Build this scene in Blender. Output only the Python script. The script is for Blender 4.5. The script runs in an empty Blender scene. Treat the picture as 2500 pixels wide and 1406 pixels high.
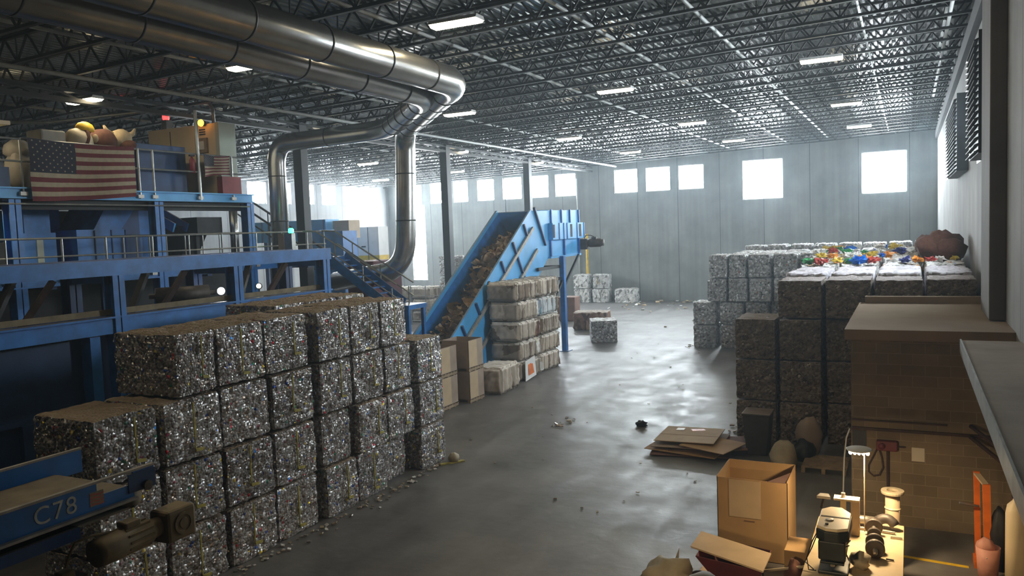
import bpy, bmesh, math, random
from mathutils import Vector, Matrix, noise

# ------------------------------------------------------------------ camera
SC = bpy.context.scene
COL = SC.collection
CAMZ = 5.7
cam_d = bpy.data.cameras.new('camera')
cam = bpy.data.objects.new('camera', cam_d)
COL.objects.link(cam)
SC.camera = cam
cam_d.sensor_fit = 'HORIZONTAL'
cam_d.sensor_width = 36.0
cam_d.lens = 36.0 * 1950.0 / 2500.0
cam_d.clip_start = 0.1
cam_d.clip_end = 300
_R = Vector((0.89527809, 0.44389599, -0.03786138))      # camera x axis in world
_Dn = Vector((-0.00176144, -0.0814572, -0.99667528))    # image down in world
_Fw = Vector((-0.44550425, 0.89236824, -0.07214495))    # view direction in world
m = Matrix(((_R.x, -_Dn.x, -_Fw.x, 0), (_R.y, -_Dn.y, -_Fw.y, 0), (_R.z, -_Dn.z, -_Fw.z, CAMZ), (0, 0, 0, 1)))
cam.matrix_world = m

# ------------------------------------------------------------------ world, exposure
W = bpy.data.worlds.new('world')
SC.world = W
W.use_nodes = True
W.node_tree.nodes['Background'].inputs[0].default_value = (0.80, 0.88, 1.0, 1)
W.node_tree.nodes['Background'].inputs[1].default_value = 0.035
_nt = W.node_tree
_vs = _nt.nodes.new('ShaderNodeVolumeScatter')          # dusty air
_vs.inputs['Density'].default_value = 0.0019
_vs.inputs['Anisotropy'].default_value = 0.6
_vs.inputs['Color'].default_value = (0.76, 0.90, 1.0, 1)
_nt.links.new(_vs.outputs[0], _nt.nodes['World Output'].inputs['Volume'])
SC.view_settings.view_transform = 'Standard'
SC.view_settings.look = 'None'
SC.view_settings.gamma = 1.0
SC.view_settings.use_curve_mapping = False
SC.view_settings.exposure = 0.66
CY = SC.cycles
CY.use_denoising = True
CY.use_adaptive_sampling = True
CY.adaptive_threshold = 0.03
CY.max_bounces = 6
CY.diffuse_bounces = 3
CY.glossy_bounces = 3
CY.transmission_bounces = 3
CY.volume_bounces = 0
CY.sample_clamp_indirect = 6.0
CY.sample_clamp_direct = 0.0
CY.caustics_reflective = False
CY.caustics_refractive = False
WIN_STRENGTH = 52.0
LAMP_STRENGTH = 27.0

# ------------------------------------------------------------------ helpers
rnd = random.Random(7)

class MB:
    """collects shapes into one mesh"""
    def __init__(s):
        s.v = []; s.f = []; s.m = []; s.mi = 0
    def add(s, vs, fs):
        o = len(s.v)
        s.v += [Vector(p) for p in vs]
        for f in fs:
            s.f.append([i + o for i in f]); s.m.append(s.mi)
        return s
    def box(s, x0, x1, y0, y1, z0, z1):
        return s.add([(x0,y0,z0),(x1,y0,z0),(x1,y1,z0),(x0,y1,z0),(x0,y0,z1),(x1,y0,z1),(x1,y1,z1),(x0,y1,z1)],
                     [(0,3,2,1),(4,5,6,7),(0,1,5,4),(1,2,6,5),(2,3,7,6),(3,0,4,7)])
    def obox(s, c, dx, dy, dz, M=None):
        """box of size dx,dy,dz about c, turned by M"""
        M = M or Matrix.Identity(3)
        c = Vector(c)
        vs = [c + M @ Vector((sx*dx/2, sy*dy/2, sz*dz/2)) for sz in (-1,1) for sx, sy in ((-1,-1),(1,-1),(1,1),(-1,1))]
        return s.add(vs, [(0,3,2,1),(4,5,6,7),(0,1,5,4),(1,2,6,5),(2,3,7,6),(3,0,4,7)])
    def bar(s, p, q, w, h=None, up=(0,0,1)):
        p = Vector(p); q = Vector(q); h = h or w
        d = (q-p); L = d.length; d.normalize()
        u = Vector(up)
        if abs(d.dot(u)) > 0.98: u = Vector((0,1,0))
        a = d.cross(u).normalized(); b = a.cross(d).normalized()
        vs = []
        for e in (p, q):
            for sa, sb in ((-1,-1),(1,-1),(1,1),(-1,1)):
                vs.append(e + a*sa*w/2 + b*sb*h/2)
        return s.add(vs, [(0,1,2,3),(7,6,5,4),(0,4,5,1),(1,5,6,2),(2,6,7,3),(3,7,4,0)])
    def tube(s, pts, r, n=10, caps=True):
        pts = [Vector(p) for p in pts]
        rs = r if isinstance(r, (list, tuple)) else [r]*len(pts)
        o = len(s.v); prev = None
        for i, p in enumerate(pts):
            if i == 0: t = pts[1]-pts[0]
            elif i == len(pts)-1: t = pts[-1]-pts[-2]
            else: t = (pts[i]-pts[i-1]).normalized() + (pts[i+1]-pts[i]).normalized()
            t.normalize()
            if prev is None:
                u = Vector((0,0,1)) if abs(t.z) < 0.9 else Vector((1,0,0))
                a = t.cross(u).normalized()
            else:
                a = (prev - t*prev.dot(t)).normalized()
            prev = a; b = t.cross(a)
            for k in range(n):
                th = 2*math.pi*k/n
                s.v.append(p + (a*math.cos(th) + b*math.sin(th))*rs[i])
        for i in range(len(pts)-1):
            for k in range(n):
                s.f.append([o+i*n+k, o+i*n+(k+1)%n, o+(i+1)*n+(k+1)%n, o+(i+1)*n+k]); s.m.append(s.mi)
        if caps:
            s.f.append([o+k for k in range(n)][::-1]); s.m.append(s.mi)
            e = o+(len(pts)-1)*n
            s.f.append([e+k for k in range(n)]); s.m.append(s.mi)
        return s
    def prism(s, poly, axis, a0, a1):
        """poly of 2D points pushed along axis 'x','y' or 'z' from a0 to a1"""
        def P(u, v, a):
            return {'x': (a,u,v), 'y': (u,a,v), 'z': (u,v,a)}[axis]
        n = len(poly)
        vs = [P(u,v,a0) for u,v in poly] + [P(u,v,a1) for u,v in poly]
        fs = [list(range(n))[::-1], [n+i for i in range(n)]]
        for i in range(n):
            j = (i+1) % n
            fs.append([i, j, n+j, n+i])
        return s.add(vs, fs)
    def lathe(s, prof, base, axis=(0,0,1), n=20):
        """prof: list of (radius, height) turned about axis through base"""
        ax = Vector(axis).normalized()
        u = Vector((0,0,1)) if abs(ax.z) < 0.9 else Vector((1,0,0))
        a = ax.cross(u).normalized(); b = ax.cross(a)
        base = Vector(base); o = len(s.v)
        for r, h in prof:
            for k in range(n):
                th = 2*math.pi*k/n
                s.v.append(base + ax*h + (a*math.cos(th)+b*math.sin(th))*r)
        for i in range(len(prof)-1):
            for k in range(n):
                s.f.append([o+i*n+k, o+i*n+(k+1)%n, o+(i+1)*n+(k+1)%n, o+(i+1)*n+k]); s.m.append(s.mi)
        s.f.append([o+k for k in range(n)][::-1]); s.m.append(s.mi)
        e = o+(len(prof)-1)*n
        s.f.append([e+k for k in range(n)]); s.m.append(s.mi)
        return s
    def lump(s, c, rx, ry, rz, seed=0, rough=0.3, n=8, freq=1.5):
        c = Vector(c); o = len(s.v); nv = n; nu = n*2
        for i in range(nv+1):
            ph = math.pi*i/nv
            for k in range(nu):
                th = 2*math.pi*k/nu
                d = Vector((math.sin(ph)*math.cos(th), math.sin(ph)*math.sin(th), math.cos(ph)))
                q = 1 + rough*noise.noise(d*freq + Vector((seed*3.1, seed*1.7, seed)))
                s.v.append(c + Vector((d.x*rx, d.y*ry, d.z*rz))*q)
        for i in range(nv):
            for k in range(nu):
                s.f.append([o+i*nu+k, o+(i+1)*nu+k, o+(i+1)*nu+(k+1)%nu, o+i*nu+(k+1)%nu]); s.m.append(s.mi)
        return s
    def mesh(s, name, mats, origin=(0,0,0), smooth=False):
        me = bpy.data.meshes.new(name)
        o = Vector(origin)
        me.from_pydata([tuple(p-o) for p in s.v], [], s.f)
        for mt in (mats if isinstance(mats, (list, tuple)) else [mats]):
            me.materials.append(mt)
        for p, mi in zip(me.polygons, s.m):
            p.material_index = mi
            p.use_smooth = smooth
        bm = bmesh.new(); bm.from_mesh(me)
        bmesh.ops.recalc_face_normals(bm, faces=bm.faces)
        bm.to_mesh(me); bm.free()
        return me
    def base(s):
        xs = [p.x for p in s.v]; ys = [p.y for p in s.v]; zs = [p.z for p in s.v]
        return Vector(((min(xs)+max(xs))/2, (min(ys)+max(ys))/2, min(zs)))
    def build(s, name, mats, parent=None, smooth=False, bevel=0.0, origin=None, label=None, cat=None, group=None, kind=None):
        if parent is not None:
            org = Vector(parent['o'])
        else:
            org = Vector(origin) if origin is not None else s.base()
        me = s.mesh(name, mats, org, smooth)
        ob = bpy.data.objects.new(name, me)
        COL.objects.link(ob)
        if parent is not None:
            ob.parent = parent
            ob['o'] = tuple(org)
        else:
            ob.location = org
            ob['o'] = tuple(org)
        if bevel > 0:
            md = ob.modifiers.new('bevel', 'BEVEL'); md.width = bevel; md.segments = 2; md.limit_method = 'ANGLE'
        if label: ob['label'] = label
        if cat: ob['category'] = cat
        if group: ob['group'] = group
        if kind: ob['kind'] = kind
        return ob

def thing(name, label, cat, loc, group=None):
    o = bpy.data.objects.new(name, None)
    o.empty_display_size = 0.2
    o.location = loc
    o['o'] = tuple(loc)
    o['label'] = label; o['category'] = cat
    if group: o['group'] = group
    COL.objects.link(o)
    return o

def dup(root, loc, label, group=None, rotz=None):
    r = root.copy(); COL.objects.link(r)
    r.location = loc
    if rotz is not None: r.rotation_euler = (0,0,rotz)
    r['label'] = label
    if group: r['group'] = group
    for ch in list(root.children):
        c = ch.copy(); COL.objects.link(c); c.parent = r
        for g in list(ch.children):
            d = g.copy(); COL.objects.link(d); d.parent = c
    return r

ORD = ['first','second','third','fourth','fifth','sixth','seventh','eighth','ninth','tenth','eleventh','twelfth','thirteenth',
       'fourteenth','fifteenth','sixteenth','seventeenth','eighteenth','nineteenth','twentieth']
def ordn(i):
    if i < 20: return ORD[i]
    t = {2:'twenty',3:'thirty',4:'forty'}[(i+1)//10]
    return t + ('-'+ORD[(i+1)%10-1] if (i+1) % 10 else 'th')

# ------------------------------------------------------------------ materials
def newmat(name):
    mt = bpy.data.materials.new(name); mt.use_nodes = True
    nt = mt.node_tree
    return mt, nt, nt.nodes['Principled BSDF']

def ramp(nt, fac, stops, interp='LINEAR'):
    r = nt.nodes.new('ShaderNodeValToRGB'); r.color_ramp.interpolation = interp
    el = r.color_ramp.elements
    while len(el) < len(stops): el.new(0.5)
    for e, (p, c) in zip(el, stops):
        e.position = p; e.color = (c[0], c[1], c[2], 1)
    nt.links.new(fac, r.inputs[0])
    return r.outputs[0]

def mixc(nt, fac, a, b, mode='MIX'):
    n = nt.nodes.new('ShaderNodeMix'); n.data_type = 'RGBA'; n.blend_type = mode
    for sock, v in ((n.inputs[0], fac), (n.inputs[6], a), (n.inputs[7], b)):
        if isinstance(v, (int, float)): sock.default_value = v
        elif isinstance(v, tuple): sock.default_value = (v[0], v[1], v[2], 1)
        else: nt.links.new(v, sock)
    return n.outputs[2]

def mth(nt, op, a, b=0.0, clamp=False):
    n = nt.nodes.new('ShaderNodeMath'); n.operation = op; n.use_clamp = clamp
    for sock, v in ((n.inputs[0], a), (n.inputs[1], b)):
        if isinstance(v, (int, float)): sock.default_value = v
        else: nt.links.new(v, sock)
    return n.outputs[0]

def coords(nt, kind='Object', scale=(1,1,1), rand=False):
    tc = nt.nodes.new('ShaderNodeTexCoord')
    mp = nt.nodes.new('ShaderNodeMapping')
    mp.inputs['Scale'].default_value = scale
    nt.links.new(tc.outputs[kind], mp.inputs[0])
    out = mp.outputs[0]
    if rand:
        oi = nt.nodes.new('ShaderNodeObjectInfo')
        v = nt.nodes.new('ShaderNodeVectorMath'); v.operation = 'ADD'
        sc = nt.nodes.new('ShaderNodeVectorMath'); sc.operation = 'SCALE'
        sc.inputs[0].default_value = (37.0, 61.0, 23.0)
        nt.links.new(oi.outputs['Random'], sc.inputs['Scale'])
        nt.links.new(out, v.inputs[0]); nt.links.new(sc.outputs[0], v.inputs[1])
        out = v.outputs[0]
    return out

def noisen(nt, vec, scale, detail=4, rough=0.55):
    n = nt.nodes.new('ShaderNodeTexNoise')
    n.inputs['Scale'].default_value = scale; n.inputs['Detail'].default_value = detail
    n.inputs['Roughness'].default_value = rough
    nt.links.new(vec, n.inputs['Vector'])
    return n.outputs[0]

def bump(nt, bs, h, strength=0.3, dist=0.02):
    b = nt.nodes.new('ShaderNodeBump'); b.inputs['Strength'].default_value = strength; b.inputs['Distance'].default_value = dist
    nt.links.new(h, b.inputs['Height']); nt.links.new(b.outputs[0], bs.inputs['Normal'])

def upmask(nt, lo=0.55, hi=0.85):
    g = nt.nodes.new('ShaderNodeNewGeometry'); s = nt.nodes.new('ShaderNodeSeparateXYZ')
    nt.links.new(g.outputs['Normal'], s.inputs[0])
    mr = nt.nodes.new('ShaderNodeMapRange'); mr.inputs[1].default_value = lo; mr.inputs[2].default_value = hi
    nt.links.new(s.outputs[2], mr.inputs[0])
    return mr.outputs[0]

def paint(name, col, rough=0.5, metal=0.0, var=0.25, scale=3.0, dust=None, bumps=0.0):
    """painted or plain surface with mottled wear, dust settled on its upward faces"""
    mt, nt, bs = newmat(name)
    v = coords(nt)
    n = noisen(nt, v, scale, 5)
    dark = tuple(c*(1-var) for c in col); light = tuple(min(1, c*(1+var)) for c in col)
    c = ramp(nt, n, [(0.3, dark), (0.7, light)])
    if dust:
        n2 = noisen(nt, v, 9.0, 3)
        k = mth(nt, 'MULTIPLY', upmask(nt), mth(nt, 'ADD', mth(nt, 'MULTIPLY', n2, 0.7), 0.45, True), True)
        c = mixc(nt, k, c, dust)
    nt.links.new(c, bs.inputs['Base Color'])
    bs.inputs['Roughness'].default_value = rough; bs.inputs['Metallic'].default_value = metal
    if bumps: bump(nt, bs, noisen(nt, v, scale*8, 3), bumps, 0.01)
    return mt

def emit(name, col, s):
    mt, nt, bs = newmat(name)
    bs.inputs['Base Color'].default_value = (0.8,0.8,0.8,1)
    bs.inputs['Emission Color'].default_value = (*col, 1)
    bs.inputs['Emission Strength'].default_value = s
    return mt

DUST = (0.23, 0.19, 0.145)

def crushed(name, base, specks, cell=15.0, metal=0.75, rough=0.32, dusty=0.85, sparkle=1.1, dust=DUST, stretch=(1,1,1), glint=None):
    """pressed scrap: little facets, each with its own tint and tilt; dust on top"""
    mt, nt, bs = newmat(name)
    v = coords(nt, 'Object', stretch, rand=True)
    vo = nt.nodes.new('ShaderNodeTexVoronoi'); vo.inputs['Scale'].default_value = cell
    nt.links.new(v, vo.inputs['Vector'])
    sep = nt.nodes.new('ShaderNodeSeparateColor'); nt.links.new(vo.outputs['Color'], sep.inputs[0])
    c = ramp(nt, sep.outputs[0], [(p, col) for p, col in base], 'CONSTANT')
    sp = ramp(nt, sep.outputs[1], specks, 'CONSTANT')
    vo2 = nt.nodes.new('ShaderNodeTexVoronoi'); vo2.inputs['Scale'].default_value = cell*(1.0 if glint else 0.55)
    nt.links.new(v, vo2.inputs['Vector'])
    sep2 = nt.nodes.new('ShaderNodeSeparateColor'); nt.links.new(vo2.outputs['Color'], sep2.inputs[0])
    c = mixc(nt, mth(nt, 'GREATER_THAN', sep2.outputs[2], 0.955), c, sp)
    big = noisen(nt, v, 1.6, 3)
    oi = nt.nodes.new('ShaderNodeObjectInfo')
    bri = mth(nt, 'ADD', mth(nt, 'MULTIPLY', big, 0.9), mth(nt, 'ADD', mth(nt, 'MULTIPLY', oi.outputs['Random'], 0.3), 0.40))
    bc = nt.nodes.new('ShaderNodeCombineColor')
    for i in range(3): nt.links.new(bri, bc.inputs[i])
    c = mixc(nt, 1.0, c, bc.outputs[0], 'MULTIPLY')
    n2 = noisen(nt, v, 4.0, 4)
    k = mth(nt, 'MULTIPLY', upmask(nt, 0.45, 0.8), mth(nt, 'ADD', mth(nt, 'MULTIPLY', n2, 0.9), dusty-0.35, True), True)
    c = mixc(nt, k, c, dust)
    nt.links.new(c, bs.inputs['Base Color'])
    gl = mth(nt, 'GREATER_THAN', sep2.outputs[0], 1.0-glint) if glint else 1.0     # bare bright metal shows only here and there
    mk = mth(nt, 'MULTIPLY', mth(nt, 'SUBTRACT', 1.0, k), metal)
    nt.links.new(mth(nt, 'MULTIPLY', mk, gl), bs.inputs['Metallic'])
    rr = mth(nt, 'ADD', mth(nt, 'MULTIPLY', sep.outputs[2], 0.3), rough, True)
    nt.links.new(mth(nt, 'MAXIMUM', rr, mth(nt, 'MULTIPLY', k, 0.9)), bs.inputs['Roughness'])
    # facet tilt
    g = nt.nodes.new('ShaderNodeNewGeometry')
    sb = nt.nodes.new('ShaderNodeVectorMath'); sb.operation = 'SUBTRACT'; sb.inputs[1].default_value = (0.5,0.5,0.5)
    nt.links.new(vo.outputs['Color'], sb.inputs[0])
    scl = nt.nodes.new('ShaderNodeVectorMath'); scl.operation = 'SCALE'
    nt.links.new(sb.outputs[0], scl.inputs[0])
    amt = mth(nt, 'MULTIPLY', mth(nt, 'SUBTRACT', 1.0, mth(nt, 'MULTIPLY', k, 0.75)), sparkle)
    if glint: amt = mth(nt, 'MULTIPLY', amt, mth(nt, 'ADD', mth(nt, 'MULTIPLY', gl, 0.65), 0.35))
    nt.links.new(amt, scl.inputs['Scale'])
    ad = nt.nodes.new('ShaderNodeVectorMath'); ad.operation = 'ADD'
    nt.links.new(g.outputs['Normal'], ad.inputs[0]); nt.links.new(scl.outputs[0], ad.inputs[1])
    nr = nt.nodes.new('ShaderNodeVectorMath'); nr.operation = 'NORMALIZE'; nt.links.new(ad.outputs[0], nr.inputs[0])
    b = nt.nodes.new('ShaderNodeBump'); b.inputs['Strength'].default_value = 0.6; b.inputs['Distance'].default_value = 0.03
    nt.links.new(vo.outputs['Distance'], b.inputs['Height']); b.invert = True
    nt.links.new(nr.outputs[0], b.inputs['Normal'])
    nt.links.new(b.outputs[0], bs.inputs['Normal'])
    return mt

M = {}
SPK = [(0, (0.02,0.06,0.30)), (0.22, (0.35,0.02,0.03)), (0.4, (0.02,0.16,0.09)), (0.52, (0.55,0.42,0.05)), (0.66, (0.6,0.6,0.6)), (0.82, (0.10,0.02,0.03)), (0.93, (0.05,0.2,0.5))]
M['cans'] = crushed('crushed_cans', [(0,(0.17,0.15,0.135)),(0.2,(0.26,0.24,0.225)),(0.42,(0.34,0.325,0.315)),(0.62,(0.43,0.42,0.415)),(0.8,(0.55,0.55,0.56)),(0.92,(0.30,0.235,0.19))],
                    SPK, 22, 0.95, 0.16, 0.95, 1.15, (0.30,0.235,0.165), (1,1,1), 0.36)
M['dim'] = crushed('dusty_scrap', [(0,(0.10,0.08,0.065)),(0.25,(0.15,0.12,0.098)),(0.5,(0.19,0.155,0.128)),(0.75,(0.25,0.21,0.175)),(0.95,(0.38,0.34,0.29))],
                   [(0,(0.04,0.03,0.025)),(0.5,(0.12,0.085,0.06)),(0.85,(0.45,0.42,0.37))], 19, 0.15, 0.5, 0.95, 0.6, (0.36,0.32,0.31))
M['grey'] = crushed('grey_scrap', [(0,(0.17,0.165,0.16)),(0.2,(0.26,0.255,0.25)),(0.45,(0.36,0.355,0.35)),(0.7,(0.48,0.48,0.48)),(0.93,(0.75,0.75,0.77))],
                    [(0,(0.05,0.05,0.05)),(0.5,(0.25,0.12,0.08)),(0.7,(0.8,0.8,0.8)),(0.9,(0.1,0.25,0.2))], 14, 0.5, 0.3, 0.5, 0.7, (0.62,0.62,0.63), (1,1,1), 0.3)
M['white'] = crushed('white_plastic', [(0,(0.25,0.25,0.24)),(0.2,(0.55,0.55,0.54)),(0.45,(0.75,0.75,0.74)),(0.8,(0.9,0.9,0.89))],
                     [(0,(0.3,0.3,0.3)),(0.6,(0.45,0.35,0.2)),(0.8,(0.85,0.85,0.85))], 9, 0.0, 0.4, 0.4, 0.7, (0.7,0.68,0.66), (1,1,0.5))
M['lilac'] = crushed('pale_film', [(0,(0.35,0.34,0.36)),(0.3,(0.5,0.48,0.52)),(0.6,(0.62,0.6,0.65))],
                     [(0,(0.4,0.4,0.4)),(0.6,(0.6,0.58,0.62))], 8, 0.0, 0.45, 0.35, 0.6, (0.62,0.58,0.63))
M['mixed'] = crushed('mixed_plastic', [(0,(0.3,0.29,0.28)),(0.2,(0.55,0.55,0.53)),(0.45,(0.72,0.72,0.7)),(0.7,(0.82,0.82,0.82)),(0.93,(0.75,0.25,0.03))],
                     [(0,(0.02,0.15,0.6)),(0.25,(0.7,0.05,0.05)),(0.4,(0.05,0.4,0.12)),(0.55,(0.85,0.4,0.03)),(0.75,(0.85,0.8,0.75))], 7, 0.0, 0.35, 0.35, 0.7, (0.66,0.65,0.63))
M['card_bale'] = crushed('pressed_cardboard', [(0,(0.22,0.165,0.12)),(0.18,(0.40,0.335,0.265)),(0.5,(0.47,0.40,0.325)),(0.8,(0.54,0.47,0.39)),(0.95,(0.72,0.72,0.7))],
                         [(0,(0.8,0.8,0.78)),(0.4,(0.16,0.08,0.055)),(0.7,(0.25,0.35,0.6)),(0.85,(0.6,0.5,0.1))], 2.3, 0.0, 0.7, 0.9, 0.12, (0.76,0.72,0.66), (0.5,2.0,0.45))
M['redcard'] = crushed('old_cardboard', [(0,(0.10,0.05,0.03)),(0.4,(0.2,0.11,0.07)),(0.8,(0.3,0.19,0.13))],
                       [(0,(0.6,0.55,0.5)),(0.5,(0.15,0.08,0.05))], 5, 0.0, 0.7, 0.8, 0.3, (0.5,0.45,0.4), (1,1,0.4))
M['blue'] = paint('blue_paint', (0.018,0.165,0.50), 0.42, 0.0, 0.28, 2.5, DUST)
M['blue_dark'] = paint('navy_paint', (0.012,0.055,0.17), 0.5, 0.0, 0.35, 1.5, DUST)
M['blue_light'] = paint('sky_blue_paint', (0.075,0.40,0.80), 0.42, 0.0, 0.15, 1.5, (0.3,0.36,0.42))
M['rim'] = paint('worn_edge', (0.36,0.33,0.29), 0.6, 0.2, 0.3, 5)
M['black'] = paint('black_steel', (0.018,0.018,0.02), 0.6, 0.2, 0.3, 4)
M['joist'] = paint('joist_steel', (0.013,0.014,0.0135), 0.55, 0.3, 0.3, 2)
M['column'] = paint('column_paint', (0.018,0.022,0.025), 0.5, 0.1, 0.25, 1.5)
M['galv'] = paint('galvanised_steel', (0.55,0.55,0.53), 0.27, 0.9, 0.2, 1.2)
M['band'] = paint('duct_band', (0.03,0.03,0.03), 0.5, 0.5)
M['rail'] = paint('rail_steel', (0.34,0.35,0.33), 0.4, 0.75, 0.2, 4)
M['pipe'] = paint('white_pipe', (0.55,0.57,0.56), 0.45, 0.0, 0.1, 3)
M['rust'] = paint('rusty_steel', (0.06,0.035,0.03), 0.7, 0.3, 0.4, 3)
M['cream'] = paint('cream_enamel', (0.80,0.67,0.45), 0.45, 0.0, 0.08, 1.5)
M['palegreen'] = paint('pale_green_enamel', (0.50,0.55,0.47), 0.5, 0.0, 0.08, 1.5)
M['redpaint'] = paint('red_paint', (0.26,0.03,0.035), 0.5, 0.0, 0.25, 2)
M['maroon'] = paint('maroon_paint', (0.12,0.018,0.02), 0.55, 0.0, 0.3, 2)
M['whitepaint'] = paint('white_enamel', (0.8,0.8,0.78), 0.45, 0.0, 0.06, 2)
M['yellow'] = paint('yellow_paint', (0.75,0.5,0.03), 0.5, 0.0, 0.2, 4)
M['orange'] = paint('orange_paint', (0.75,0.17,0.02), 0.45, 0.0, 0.2, 4)
M['pink'] = paint('faded_red_plastic', (0.55,0.26,0.2), 0.6, 0.0, 0.15, 4)
M['strap'] = paint('yellow_strap', (0.40,0.34,0.07), 0.6, 0.0, 0.45, 14)
M['tan'] = paint('beige_panel', (0.58,0.45,0.3), 0.6, 0.0, 0.1, 2)
M['card'] = paint('cardboard', (0.43,0.27,0.12), 0.8, 0.0, 0.12, 1.6)
M['card_pale'] = paint('pale_cardboard', (0.53,0.40,0.25), 0.8, 0.0, 0.12, 2)
M['card_grey'] = paint('dull_cardboard', (0.36,0.28,0.22), 0.85, 0.0, 0.12, 2)
M['card_dark'] = paint('brown_cardboard', (0.17,0.085,0.055), 0.8, 0.0, 0.2, 2)
M['wood'] = paint('pallet_wood', (0.30,0.22,0.14), 0.8, 0.0, 0.25, 6)
M['bench'] = paint('bench_top', (0.56,0.43,0.25), 0.6, 0.0, 0.15, 2.5, None, 0.05)
M['machine'] = paint('dark_machine', (0.025,0.03,0.028), 0.45, 0.3, 0.35, 6)
M['motor'] = paint('dusty_motor', (0.24,0.175,0.09), 0.75, 0.0, 0.3, 5, (0.36,0.27,0.15))
M['steel'] = paint('worn_steel', (0.36,0.33,0.29), 0.4, 0.8, 0.2, 5)
M['iron'] = paint('cast_iron', (0.10,0.085,0.075), 0.55, 0.5, 0.3, 6)
M['paper'] = paint('paper', (0.62,0.57,0.48), 0.8, 0.0, 0.05, 3)
M['dirt'] = paint('belt_dust', (0.25,0.2,0.13), 0.9, 0.0, 0.3, 3)
M['binplastic'] = paint('dark_plastic', (0.05,0.045,0.042), 0.6, 0.0, 0.2, 3, (0.26,0.2,0.16))
M['bag'] = paint('pale_bag', (0.42,0.36,0.25), 0.6, 0.0, 0.15, 4)
M['crate'] = paint('grey_crate', (0.22,0.21,0.19), 0.7, 0.0, 0.15, 3)
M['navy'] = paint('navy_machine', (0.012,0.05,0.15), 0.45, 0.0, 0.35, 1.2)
M['rubber'] = paint('rubber', (0.02,0.02,0.02), 0.7)
M['flagred'] = paint('flag_red', (0.13,0.02,0.025), 0.85, 0.0, 0.15, 8)
M['flagwhite'] = paint('flag_white', (0.34,0.29,0.20), 0.85, 0.0, 0.1, 8)
M['flagblue'] = paint('flag_blue', (0.018,0.02,0.035), 0.85, 0.0, 0.15, 8)
M['plushbrown'] = paint('brown_fabric', (0.10,0.04,0.025), 0.95, 0.0, 0.3, 8)
M['plushcream'] = paint('cream_fabric', (0.42,0.33,0.2), 0.9, 0.0, 0.15, 8)
M['letters'] = paint('white_letters', (0.55,0.55,0.5), 0.6, 0.0, 0.3, 14)
M['window'] = emit('daylight_pane', (0.84,0.94,1.0), WIN_STRENGTH)
M['doorlight'] = emit('daylight_opening', (0.95,0.98,1.0), WIN_STRENGTH*0.8)
M['tube'] = emit('lamp_lens', (1.0,0.84,0.56), LAMP_STRENGTH)
M['amber'] = emit('amber_lens', (1.0,0.36,0.02), 6)
M['redlens'] = emit('red_lens', (1.0,0.03,0.03), 3)
M['greenlens'] = emit('green_lens', (0.03,1.0,0.42), 4)
M['spot'] = emit('spot_lens', (0.95,0.97,1.0), 25)
M['warmspot'] = emit('warm_lens', (1.0,0.85,0.5), 8)

def concrete(name, lo, hi, panel_axis=None, pitch=3.0, rough=0.8, streak=True):
    mt, nt, bs = newmat(name)
    v = coords(nt, 'Object')
    n = noisen(nt, v, 0.5, 6, 0.6)
    c = ramp(nt, n, [(0.3, lo), (0.72, hi)])
    if streak:
        v2 = coords(nt, 'Object', (1.6,1.6,0.06))
        s = noisen(nt, v2, 1.4, 5, 0.6)
        c = mixc(nt, 0.45, c, ramp(nt, s, [(0.35,(0.5,0.5,0.5)),(0.7,(1.0,1.0,1.0))]), 'MULTIPLY')
    if panel_axis is not None:
        sx = nt.nodes.new('ShaderNodeSeparateXYZ'); nt.links.new(v, sx.inputs[0])
        fr = mth(nt, 'FRACT', mth(nt, 'DIVIDE', sx.outputs[panel_axis], pitch))
        ln = mth(nt, 'LESS_THAN', fr, 0.014)
        c = mixc(nt, ln, c, tuple(x*0.35 for x in lo))
    nt.links.new(c, bs.inputs['Base Color'])
    bs.inputs['Roughness'].default_value = rough
    bump(nt, bs, noisen(nt, v, 7, 4), 0.15, 0.02)
    return mt
M['wall_far'] = concrete('far_concrete', (0.20,0.215,0.205), (0.31,0.325,0.31), 0, 3.05)
M['wall_left'] = concrete('left_concrete', (0.28,0.295,0.30), (0.40,0.41,0.415), 1, 3.05)
M['wall_right'] = concrete('right_concrete', (0.24,0.235,0.22), (0.38,0.375,0.36), 1, 3.05)
M['ledge'] = concrete('ledge_concrete', (0.28,0.245,0.215), (0.48,0.44,0.40), None, 1, 0.8, False)
M['pilaster'] = concrete('pilaster_concrete', (0.10,0.085,0.07), (0.17,0.15,0.13))
M['roofdust'] = concrete('dusty_slab', (0.24,0.175,0.12), (0.34,0.26,0.18), None, 1, 0.9, False)

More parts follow.
